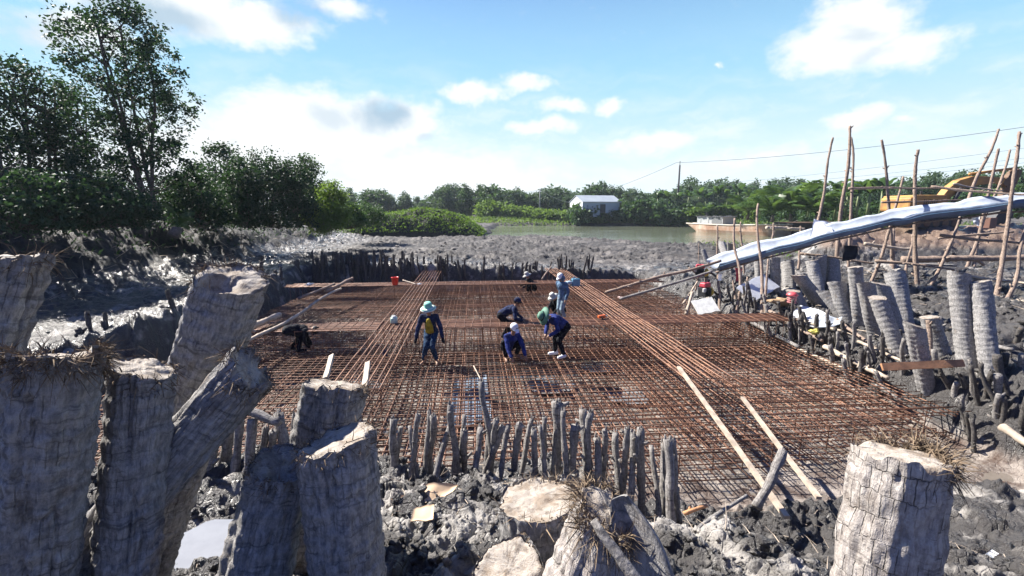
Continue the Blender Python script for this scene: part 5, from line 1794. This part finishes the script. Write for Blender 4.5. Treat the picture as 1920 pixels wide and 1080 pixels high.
for i, (px, py, t, s, k) in enumerate(BS):
    p = W(px, py, t)
    src = bush if k == 0 else bush2
    s *= 1.15 * t / 100 if t > 90 else t / 75
    if first[k]:
        first[k] = False
        src.location = (p.x, p.y, p.z - .3); src.scale = (s,) * 3
    else:
        dup(src, (p.x, p.y, p.z - .3), i * 1.7, None, (s, s, s * (1 + .2 * math.sin(i))))


def frond_mesh(m_leaf, m_rib, L, up, droop, nl, lw, ll, rs):
    """one feathered palm frond along +x"""
    t = np.linspace(0, 1, 9)
    P = np.stack([L * t * np.cos(up) , 0 * t, L * (t * math.sin(up)) - droop * L * t ** 2.2], 1)
    return P


def palm(label, base, nf, L, seed, th=.8, group=None, stem_h=.6):
    rs = np.random.default_rng(seed)
    root = thing('coconut_palm', label, 'palm', base, 0, group)
    MB().tube([(0, 0, -.3), (.03, 0, stem_h * .5), (0, 0, stem_h)], [.22, .18, .12], 9, wob=.1).obj('trunk', M_TRUNK, root, True)
    for k in range(nf):
        a = 2 * PI * k * .382 + rs.uniform(-.2, .2)
        el_ = R(82 - 52 * (k / nf) ** .8) + rs.uniform(-.08, .08)
        l = L * rs.uniform(.8, 1.1)
        t = np.linspace(0, 1, 11)
        rad_ = l * t * math.cos(el_) + .12 * l * t ** 2
        z = stem_h + l * t * math.sin(el_) - .42 * l * t ** 2.4
        P = np.stack([rad_ * math.cos(a), rad_ * math.sin(a), z], 1)
        m = MB().tube(P, np.linspace(.035, .006, 11), 5)
        V, f = [], []
        for q in np.linspace(.14, 1, 34):
            p = np.array([np.interp(q, t, P[:, c]) for c in range(3)])
            d = P[min(10, int(q * 10) + 1) if q < 1 else 10] - P[min(9, int(q * 10))]
            d /= np.linalg.norm(d) + 1e-9
            s = np.cross(d, (0, 0, 1)); s /= np.linalg.norm(s) + 1e-9
            ll = l * .24 * (math.sin(min(1, q * 1.05) * PI) ** .5 * .9 + .15)
            for sd_ in (-1, 1):
                e = s * sd_ * .8 + d * .55 + np.array([0, 0, -.28 + rs.normal(0, .12)])
                e /= np.linalg.norm(e)
                i0 = len(V)
                w_ = d * l * .011
                V += [p - w_, p + w_, p + e * ll * .6 + w_, p + e * ll + np.array([0, 0, -.12 * ll]), p + e * ll * .6 - w_]
                f.append((i0, i0 + 1, i0 + 2, i0 + 3, i0 + 4))
        m.add(V, f)
        m.obj('frond', L_PALM, root)
    return root


GP = 'young coconut palms by the river'
for i, (px, py, t, L, nf, lab) in enumerate([(1482, 410, 56, 7.2, 18, 'large young coconut palm with upright dark fronds left of the chute poles'), (1402, 408, 64, 5.4, 13, 'young coconut palm with drooping fronds over the end of the pale barge'), (1448, 412, 54, 4.2, 13, 'small coconut palm with low arching fronds in front of the large one'), (1530, 412, 52, 4.6, 12, 'coconut palm half hidden behind the raised sheet'), (1325, 404, 92, 4.0, 10, 'small coconut palm above the cabin of the barge')]):
    p = W(px, py, t)
    palm(lab, p, nf, L, 300 + i, group=GP)
b_ = tpos(-260, 420, 15)
for i, (px, t, h, lab) in enumerate([(-330, 17, 7.5, 'unseen dark tree added outside the left edge, nearest the camera'), (-230, 20, 6.0, 'unseen dark tree added outside the left edge, second from the camera'), (-190, 25, 6.0, 'unseen dark tree added outside the left edge, third from the camera'), (430, 30, 4.6, 'dark tree standing behind the dense clump mid left')]):  # the trees outside the left edge are unseen, added to shade the levee
    tree(lab, 'tree', tpos(px, 408, t), h, [(.05, 1.6), (.3, 2.5), (.6, 2.5), (.85, 1.6), (1, .5)], 170, 34, .2, .06, 3, L_DARK, 500 + i, .5, .12, None, .05)
# fallen frond on the left levee
p = W(330, 430, 17.5)
fr_ = palm('bright green coconut frond sprouting at the foot of the tallest tree', p, 4, 1.3, 330, stem_h=.1)
fr_.rotation_euler = (0, .5, 1.0)


def banana(label, base, h, nl, seed, group):
    rs = np.random.default_rng(seed)
    root = thing('banana_plant', label, 'banana plant', base, 0, group)
    MB().tube([(0, 0, -.2), (.05, 0, h * .3), (0, .04, h * .55)], [.16, .13, .08], 9).obj('stem', mat('banana_stem', (.16, .20, .08), .6), root, True)
    for k in range(nl):
        a = k * 2.4 + rs.uniform(-.3, .3)
        el_ = R(rs.uniform(35, 80))
        l = h * rs.uniform(.5, .7)
        n = 9
        V, f = [], []
        for i in range(n):
            t = i / (n - 1)
            rr_ = l * t * math.cos(el_) + .1 * l * t * t
            z = h * .52 + l * t * math.sin(el_) - .5 * l * t ** 2.6
            c = np.array([rr_ * math.cos(a), rr_ * math.sin(a), z])
            s = np.array([-math.sin(a), math.cos(a), 0])
            w_ = l * .14 * (0.12 if i == 0 else math.sin(min(1, t * .93 + .1) * PI) ** .6) * (1 + .15 * math.sin(i * 3 + k))
            V += [c - s * w_ + np.array([0, 0, -w_ * .45]), c, c + s * w_ + np.array([0, 0, -w_ * .45])]
        for i in range(n - 1):
            f += [(i * 3, i * 3 + 1, i * 3 + 4, i * 3 + 3), (i * 3 + 1, i * 3 + 2, i * 3 + 5, i * 3 + 4)]
        MB().add(V, f).obj('leaf', L_MID if k % 3 else L_PALM, root, True)
    return root


GBn = 'banana plants along the far bank'
bp = banana('banana plant with broad pale leaves on the far bank', (0, 0, 0), 4.6, 8, 400, GBn)
bp2 = banana('tall banana plant with upright torn leaves on the far bank', (0, 0, 0), 5.2, 7, 401, GBn)
BN = [(1158, 402, 103, 1.0), (1232, 398, 101, 1.1), (1250, 396, 100, 1.2), (1270, 396, 99, 1.0), (1290, 394, 97, 1.2), (1308, 394, 96, 1.1), (1322, 396, 94, 1.1), (1345, 394, 93, 1.2), (1362, 396, 92, 1.2), (1382, 396, 90, 1.3), (1405, 398, 86, 1.2), (1425, 400, 80, 1.1), (1515, 404, 70, 1.1), (1605, 408, 52, 1.0), (1625, 408, 50, 1.1), (1648, 410, 48, 1.0), (1585, 408, 56, 1.1), (1565, 408, 58, 1.1), (1215, 400, 103, .9)]
for i, (px, py, t, s) in enumerate(BN):
    p = W(px, py, t)
    src = (bp, bp2)[i % 2]
    if i < 2: src.location = p; src.scale = (s,) * 3
    else: dup(src, p, i * 2.1, None, s)
# grass and weeds
rs = np.random.default_rng(8)
def grass(name, label, pts, l, w_, ml):
    V, Q = leaves(pts, rs, l, w_, .2, 1.6)
    tag(link(name, npmesh(name, V, Q, ml)), label, kind='stuff')
N = 9000
uu = rs.uniform(-12, 60, N); vv = rs.uniform(103, 116, N) - .25 * np.maximum(uu - 22, 0)
X, Y = uu * CY + vv * SY, -uu * SY + vv * CY
grass('grass', 'pale green grass on the far bank of the river', np.stack([X, Y, macro(X, Y)[0]], 1), .9, .10, L_LITE)
N = 5000
uu = rs.uniform(-30, -17.5, N); vv = rs.uniform(8, 44, N)
X, Y = uu * CY + vv * SY, -uu * SY + vv * CY
grass('grass', 'weeds and low grass on the crest of the left levee', np.stack([X, Y, height(X, Y)], 1), .35, .035, L_DARK)
N = 1500
uu = rs.uniform(18, 40, N); vv = rs.uniform(29, 46, N)
X, Y = uu * CY + vv * SY, -uu * SY + vv * CY
grass('grass', 'grass along the top of the brown bank', np.stack([X, Y, height(X, Y)], 1), .4, .04, L_LITE)
# twigs and frond litter on the levee
def twigs(name, label, n, ur, vr, l, r, seed, mt):
    rs = np.random.default_rng(seed)
    m = MB()
    for i in range(n):
        u, v = rs.uniform(*ur), rs.uniform(*vr)
        x, y = u * CY + v * SY, -u * SY + v * CY
        z = gz(x, y)
        d = rs.normal(0, 1, 3); d[2] = abs(d[2]) * .35; d /= np.linalg.norm(d)
        k = l * rs.uniform(.4, 1.4)
        p = np.array([x, y, z + .03])
        m.tube([p, p + d * k * .5 + rs.normal(0, .05, 3) * k, p + d * k], [r, r * .8, r * .4], 4)
    tag(m.obj(name, mt), label, kind='stuff')
twigs('twigs', 'broken twigs and roots littering the side of the left levee', 420, (-19.5, -13.5), (7, 40), .7, .012, 5, M_PALEW)
twigs('twigs', 'twigs and fibres littering the near mud', 260, (-2.5, 4.5), (2.6, 5.2), .16, .004, 6, M_PALEW)
twigs('twigs', 'sticks and litter strewn over the right bank', 200, (8, 20), (8, 20), .5, .014, 7, M_PALEW)
# ------------------------------------------------------------------ people
M_SKIN = mat('skin', (.28, .155, .095), .55, var=.12)
def cl(name, c, **k): return mat(name, c, .88, var=.6, vscale=9, bump=.3, bscale=22, spec=.2, **k)
C_NAVY = cl('navy_shirt', (.022, .032, .085))
C_BLUE = cl('blue_shirt', (.028, .045, .20))
C_JEAN = cl('blue_trousers', (.022, .055, .115))
C_BLK = cl('black_trousers', (.010, .011, .018))
C_LBLUE = cl('pale_blue_hoodie', (.13, .22, .34))
C_LTRO = cl('pale_trousers', (.28, .38, .44))
C_YEL = cl('yellow_shirt', (.42, .33, .035))
C_GLV = cl('dark_gloves', (.015, .015, .02))
C_HGRN = mat('green_hat', (.075, .20, .13), .7, var=.2)
C_HMINT = mat('mint_hat', (.22, .55, .42), .7, var=.2)
C_HPALE = mat('pale_hat_cloth', (.70, .72, .64), .75, var=.2)
C_WHT = mat('white_cap_cloth', (.75, .76, .78), .7, var=.1)
C_GREY = mat('grey_hat_cloth', (.42, .42, .38), .8, var=.2)
C_HAIR = mat('black_hair', (.008, .007, .006), .6)
C_EYE = mat('dark_eye', (.01, .008, .008), .2)


def remesh(name, m, vox, mt, parent, it=3, amp=0.0, seed=0):
    me = m.mesh(name)
    o = bpy.data.objects.new(name, me)
    COL.objects.link(o)
    r = o.modifiers.new('r', 'REMESH'); r.mode = 'VOXEL'; r.voxel_size = vox
    s = o.modifiers.new('s', 'SMOOTH'); s.factor = .5; s.iterations = it
    dg = bpy.context.evaluated_depsgraph_get()
    new = bpy.data.meshes.new_from_object(o.evaluated_get(dg))
    bpy.data.objects.remove(o)
    bpy.data.meshes.remove(me)
    n = len(new.vertices)
    if amp and n:
        co = np.empty(n * 3, np.float32); new.vertices.foreach_get('co', co); co = co.reshape(-1, 3)
        no = np.empty(n * 3, np.float32); new.vertex_normals.foreach_get('vector', no); no = no.reshape(-1, 3)
        d = vn3(co.astype(float) * np.array([9, 9, 15]) + seed, seed) * .6 + vn3(co.astype(float) * np.array([22, 22, 30]) + seed, seed + 1) * .4
        new.vertices.foreach_set('co', (co + no * (d * amp)[:, None]).astype(np.float32).ravel())
    new.materials.clear(); new.materials.append(mt)
    new.polygons.foreach_set('use_smooth', np.ones(len(new.polygons), bool))
    new.name = name
    new.update()
    return link(name, new, parent)


def ik(a, b, l1, l2, hint):
    d = b - a
    L = min(d.length, (l1 + l2) * .995)
    dn = d.normalized()
    x = (l1 * l1 - l2 * l2 + L * L) / (2 * L)
    y = math.sqrt(max(1e-6, l1 * l1 - x * x))
    h = Vector(hint); h = (h - dn * h.dot(dn))
    h = h.normalized() if h.length > 1e-4 else Vector((0, 1, 0))
    return a + dn * x + h * y, a + dn * L


def cap(m, a, b, ra, rb, n=12):
    a, b = Vector(a), Vector(b)
    m.tube([tuple(a.lerp(b, i / 5)) for i in range(6)], np.linspace(ra, rb, 6), n)
    m.ball(a, ra, n, 8); m.ball(b, rb, n, 8)


def person(label, loc, rz, pel, lean, hands, feet, shirt, trousers, hat, hatmat, head=(0, 0), side=0.0, knee=((.25, 1, .2), (-.25, 1, .2)), elbow=((-1, -.6, -.3), (1, -.6, -.3)), gloves=None, barefoot=True, vest=None, group=None, shoe=None, hood=False, k=1.0):
    """local frame: facing +y; the person's right hand is at +x ... first entries are the -x side"""
    root = thing('person', label, 'person', loc, rz, group)
    P = Vector(pel)
    la = R(lean)
    up = Vector((side, math.sin(la), math.cos(la))).normalized()
    fw = Vector((0, math.cos(la), -math.sin(la)))
    X = up.cross(fw).normalized() * -1
    if X.x < 0: X = -X
    spine = P + up * .24 - fw * .02 + Vector((0, 0, .0))
    chest = P + up * .38
    neck = P + up * .50
    hp = R(lean + head[0])
    hup = Vector((side * .5 + math.sin(head[1]) * .3, math.sin(hp), math.cos(hp))).normalized()
    hc = neck + hup * .165
    hf = Vector((math.sin(head[1]), math.cos(hp) * math.cos(head[1]), -math.sin(hp))).normalized()
    hx = hf.cross(hup).normalized()
    body, sh, tro = MB(), MB(), MB()
    # trunk of the body
    cap(body, P, chest, .10, .105); cap(body, chest, neck, .09, .052); cap(body, neck - up * .03, hc - hup * .05, .052, .05)
    # head with jaw, nose, brow, ears
    rot = Matrix((hx, hf, hup)).transposed()
    def hb(c, r):
        q = MB().ball((0, 0, 0), r, 14, 10)
        V = np.concatenate(q.v) @ np.array(rot).T + np.array(hc + rot @ Vector(c))
        body.add(V, q.f)
    hb((0, -.005, .02), (.074, .092, .095)); hb((0, .022, -.055), (.052, .062, .055)); hb((0, .095, -.012), (.014, .020, .022)); hb((0, .080, .026), (.05, .014, .011)); hb((0, .080, -.055), (.022, .012, .010)); hb((.078, -.005, -.005), (.012, .02, .03)); hb((-.078, -.005, -.005), (.012, .02, .03))
    arms = []
    for s, H, E in ((-1, hands[0], elbow[0]), (1, hands[1], elbow[1])):
        S = neck + X * (.165 * s) - up * .05
        El, Wr = ik(S, Vector(H), .275, .245, E)
        cap(body, S, El, .046, .038); cap(body, El, Wr, .038, .026)
        cap(sh, neck + X * (.08 * s) - up * .06, S, .075, .068); cap(sh, S, El, .068, .055); cap(sh, El, Wr, .056, .043)
        d = (Wr - El).normalized()
        pn = d.cross(Vector((0, 0, 1)) if abs(d.z) < .9 else X).normalized()
        # palm and five curled fingers
        cap(body, Wr, Wr + d * .075, .026, .030, 10)
        q = d.cross(pn).normalized()
        for fi in range(4):
            o = Wr + d * .085 + pn * ((fi - 1.5) * .018)
            ln = (.062, .072, .068, .052)[fi]
            m1 = o + d * ln * .55 + q * .008
            m2 = m1 + (d * .6 + q * .8).normalized() * ln * .5
            cap(body, o, m1, .0095, .009, 8); cap(body, m1, m2, .009, .008, 8)
        o = Wr + d * .03 + pn * .03
        m1 = o + (d * .7 + pn * .8).normalized() * .035
        cap(body, o, m1, .012, .011, 8); cap(body, m1, m1 + (d + q * .3).normalized() * .03, .010, .009, 8)
        arms.append((Wr, d))
    for s, Fp, Kn in ((-1, feet[0], knee[0]), (1, feet[1], knee[1])):
        Hp = P + X * (.085 * s) - up * .02
        A = Vector(Fp) + Vector((0, 0, .075))
        Ke, A = ik(Hp, A, .40, .385, Kn)
        cap(body, Hp, Ke, .075, .05); cap(body, Ke, A, .05, .034)
        cap(tro, Hp, Ke, .098, .072); cap(tro, Ke, A + Vector((0, 0, .05)), .070, .056)
        toe = A + Vector((.05 * s, .15, -.05))
        cap(body, A + Vector((0, -.025, -.035)), toe, .034, .028)
        for ti in range(3): cap(body, toe + Vector((.022 * (ti - 1), 0, -.004)), toe + Vector((.024 * (ti - 1), .035, -.010)), .012, .009, 6)
    cap(tro, P - X * .06, P + X * .06, .118, .118); cap(tro, P, P + up * .06, .12, .115)
    cap(sh, P + up * .02, spine, .142, .138); cap(sh, spine, chest, .138, .138)
    cap(sh, chest - X * .05, chest + X * .05, .125, .125); cap(sh, chest, neck - up * .05, .12, .085)
    b = remesh('body', body, .0075, M_SKIN, root, 2)
    b.name = 'body'
    remesh('shirt', sh, .013, shirt, root, 3, .014, int(loc[0] * 10) % 50)
    remesh('trousers', tro, .013, trousers, root, 3, .014, int(loc[1] * 10) % 50)
    for s in (-1, 1):
        c = hc + rot @ Vector((.03 * s, .077, .012))
        MB().ball(c, .011, 8, 6).obj('eye', C_EYE, root, True)
    if gloves:
        for (Wr, d) in arms:
            g = MB(); cap(g, Wr - d * .03, Wr + d * .09, .036, .041)
            pn = d.cross(Vector((0, 0, 1)) if abs(d.z) < .9 else X).normalized()
            q = d.cross(pn).normalized()
            for fi in range(4): cap(g, Wr + d * .09 + pn * ((fi - 1.5) * .02), Wr + d * .15 + q * .03 + pn * ((fi - 1.5) * .02), .014, .012, 8)
            cap(g, Wr + d * .03 + pn * .03, Wr + d * .08 + pn * .065, .016, .014, 8)
            remesh('glove', g, .008, gloves, root, 2)
    if vest:
        v = MB()
        for zz in np.linspace(.10, .44, 8):
            v.ball(P + up * zz + fw * (.115 + .045 * math.sin(zz / .5 * PI)), (.105 - .055 * max(0, zz - .3) / .14, .05, .045), 12, 8)
        remesh('undershirt', v, .012, vest, root, 2)
    if shoe:
        for Fp, s in ((feet[0], -1), (feet[1], 1)):
            g = MB(); A = Vector(Fp) + Vector((0, 0, .05))
            cap(g, A + Vector((0, -.04, 0)), A + Vector((.04 * s, .15, -.008)), .047, .042)
            cap(g, A, A + Vector((0, -.01, .09)), .05, .05)
            remesh('shoe', g, .01, shoe, root, 2)
    # hair and head wear
    def hl(prof, c=(0, 0, 0), n=24, sq=1.12):
        q = MB().lathe(prof, n)
        V = np.concatenate(q.v); V[:, 1] *= sq
        return V @ np.array(rot).T + np.array(hc + rot @ Vector(c)), q.f
    MB().add(*hl([(.080, -.03), (.085, .02), (.078, .07), (.05, .108), (.0, .122)], (0, -.012, 0))).obj('hair', C_HAIR, root, True)
    if hat == 'bucket':
        o = MB().add(*hl([(.165, .010), (.168, .016), (.100, .045), (.095, .05), (.092, .12), (.075, .155), (.03, .165), (0, .166)], (0, 0, 0))).obj('hat', hatmat[0], root, True)
        MB().add(*hl([(.185, -.002), (.187, .004), (.104, .046), (.098, .042)], (0, 0, 0))).obj('brim', hatmat[1], o, True)
    elif hat == 'wide':
        o = MB().add(*hl([(.205, .0), (.207, .008), (.155, .045), (.110, .07), (.104, .10), (.085, .15), (.05, .175), (0, .182)])).obj('hat', hatmat[0], root, True)
        MB().add(*hl([(.112, .062), (.114, .066), (.108, .092), (.104, .092)])).obj('band', hatmat[1], o, True)
    elif hat == 'cap':
        o = MB().add(*hl([(.092, .02), (.095, .03), (.093, .07), (.075, .115), (.04, .138), (0, .143)], (0, -.004, 0))).obj('cap', hatmat[0], root, True)
        V, f = [], []
        for lay in (0, 1):
            for i in range(9):
                a = PI * (i / 8)
                for rr_ in (.09, .165):
                    p = Vector((math.cos(a) * .088 * (1 if rr_ < .1 else .95), math.sin(a) * (rr_ * 1.02) + (.0 if rr_ < .1 else .02), .028 - (.02 if rr_ > .1 else 0) - lay * .005))
                    V.append(tuple(hc + rot @ p))
        for i in range(8):
            f.append((i * 2, i * 2 + 1, i * 2 + 3, i * 2 + 2)); f.append((18 + i * 2, 18 + i * 2 + 2, 18 + i * 2 + 3, 18 + i * 2 + 1)); f.append((i * 2 + 1, 19 + i * 2, 21 + i * 2, i * 2 + 3))
        MB().add(V, f).obj('visor', hatmat[1], o, True)
        if len(hatmat) > 2:
            MB().add(*(np.array([tuple(hc + rot @ Vector((x, .107 - .35 * (z - .05) + .004 - abs(x) * .25, z))) for x, z in ((-.028, .045), (-.012, .085), (0, .055), (.012, .085), (.028, .045), (.018, .045), (.010, .065), (0, .040), (-.010, .065), (-.018, .045))]), [tuple(range(10))])).obj('badge', hatmat[2], o)
    if hood:
        g = MB()
        for q in ((0, -.03, .03), (0, -.05, -.02), (.05, -.02, -.03), (-.05, -.02, -.03), (0, -.055, -.09)):
            g.ball(hc + rot @ Vector(q), (.10, .095, .10), 14, 10)
        remesh('hood', g, .011, hood, root, 3, .006)
    root.scale = (k,) * 3
    return root


D2 = PI                       # facing the camera
person('man in open navy jacket and yellow shirt with a mint green bucket hat', G(808, 680, .03), D2 - .1, (0, -.16, .74), 24, [(-.33, .12, .62), (.32, .16, .60)], [(-.13, .0, 0), (.16, .04, 0)], C_NAVY, C_JEAN, 'bucket', (C_HMINT, C_HPALE), head=(-10, .1), gloves=C_GLV, vest=C_YEL, k=1.04)
person('man bending to the right behind the middle beam, navy shirt and dark cap', G(952, 636, .03), -PI / 2 - .15, (0, -.20, .74), 62, [(-.20, .42, .60), (.16, .42, .62)], [(-.13, -.12, 0), (.14, .06, 0)], C_NAVY, C_BLK, 'cap', (C_NAVY, C_BLK), head=(-48, 0), shoe=C_GLV)
person('man in a white cap and bright blue shirt squatting to tie the bars', G(958, 672, .03), D2 + .35, (0, -.20, .24), 38, [(-.22, .40, .10), (.17, .42, .14)], [(-.16, .0, 0), (.16, .06, 0)], C_BLUE, C_BLK, 'cap', (C_WHT, C_WHT, C_NAVY), head=(-22, -.2), knee=((-.5, 1, .8), (.5, 1, .8)), k=1.05)
person('man in a wide green hat and blue shirt bending over his hands, black trousers', G(1050, 668, .03), PI / 2 + .35, (0, -.12, .78), 58, [(-.12, .36, .62), (.14, .34, .60)], [(-.15, .0, 0), (.15, .05, 0)], C_BLUE, C_BLK, 'wide', (C_HGRN, C_BLK), head=(18, 0), shoe=C_WHT, k=1.04)
person('man standing in a pale blue hoodie and pale trousers, one hand behind his back', G(1054, 603, .03), PI / 2 + .7, (0, 0, .84), 8, [(-.24, .14, .80), (.20, -.20, .88)], [(-.11, .0, 0), (.12, -.03, 0)], C_LBLUE, C_LTRO, 'cap', (C_WHT, C_WHT), head=(14, 0), hood=C_LBLUE, shoe=C_GLV, k=1.05)
person('man in dark clothes and a pale grey cap squatting behind the man in the hoodie', G(1046, 594, .03), PI / 2 + .5, (0, -.18, .25), 42, [(-.14, .36, .14), (.16, .38, .16)], [(-.14, .0, 0), (.14, .05, 0)], C_BLK, C_BLK, 'bucket', (C_GREY, C_GREY), head=(-10, 0), knee=((-.5, 1, .8), (.5, 1, .8)))
person('man in dark clothes squatting by the far beam, grey hat', G(994, 551, .03), PI / 2 + .2, (0, -.18, .25), 32, [(-.14, .38, .34), (.14, .40, .36)], [(-.14, .0, 0), (.14, .05, 0)], C_BLK, C_BLK, 'bucket', (C_GREY, C_GREY), head=(-10, 0), knee=((-.4, 1, .9), (.4, 1, .9)), k=1.05)
person('man in black doubled over under the left end of the middle beam', G(558, 658, .03), -PI / 2 + .3, (0, -.22, .60), 92, [(-.15, .34, .10), (.12, .30, .12)], [(-.16, -.1, 0), (.14, .05, 0)], C_BLK, C_BLK, 'cap', (C_BLK, C_BLK), head=(10, 0), shoe=C_GLV)

# ------------------------------------------------------------------ air
hz = MB().box((0, 0, 14), (5400, 5400, 34)).obj('haze')
tag(hz, kind='stuff', label='thin bright haze in the air over the river and the far trees')
hm = bpy.data.materials.new('haze_air')
hm.use_nodes = True
h_ = NT(hm.node_tree)
h_.n.clear()
hv = h_.new('ShaderNodeVolumePrincipled')
hv.inputs['Color'].default_value = (.80, .92, 1, 1)
hv.inputs['Density'].default_value = .0003
hv.inputs['Anisotropy'].default_value = .1
ho = h_.new('ShaderNodeOutputMaterial')
h_.l.new(hv.outputs[0], ho.inputs['Volume'])
hz.data.materials.append(hm)
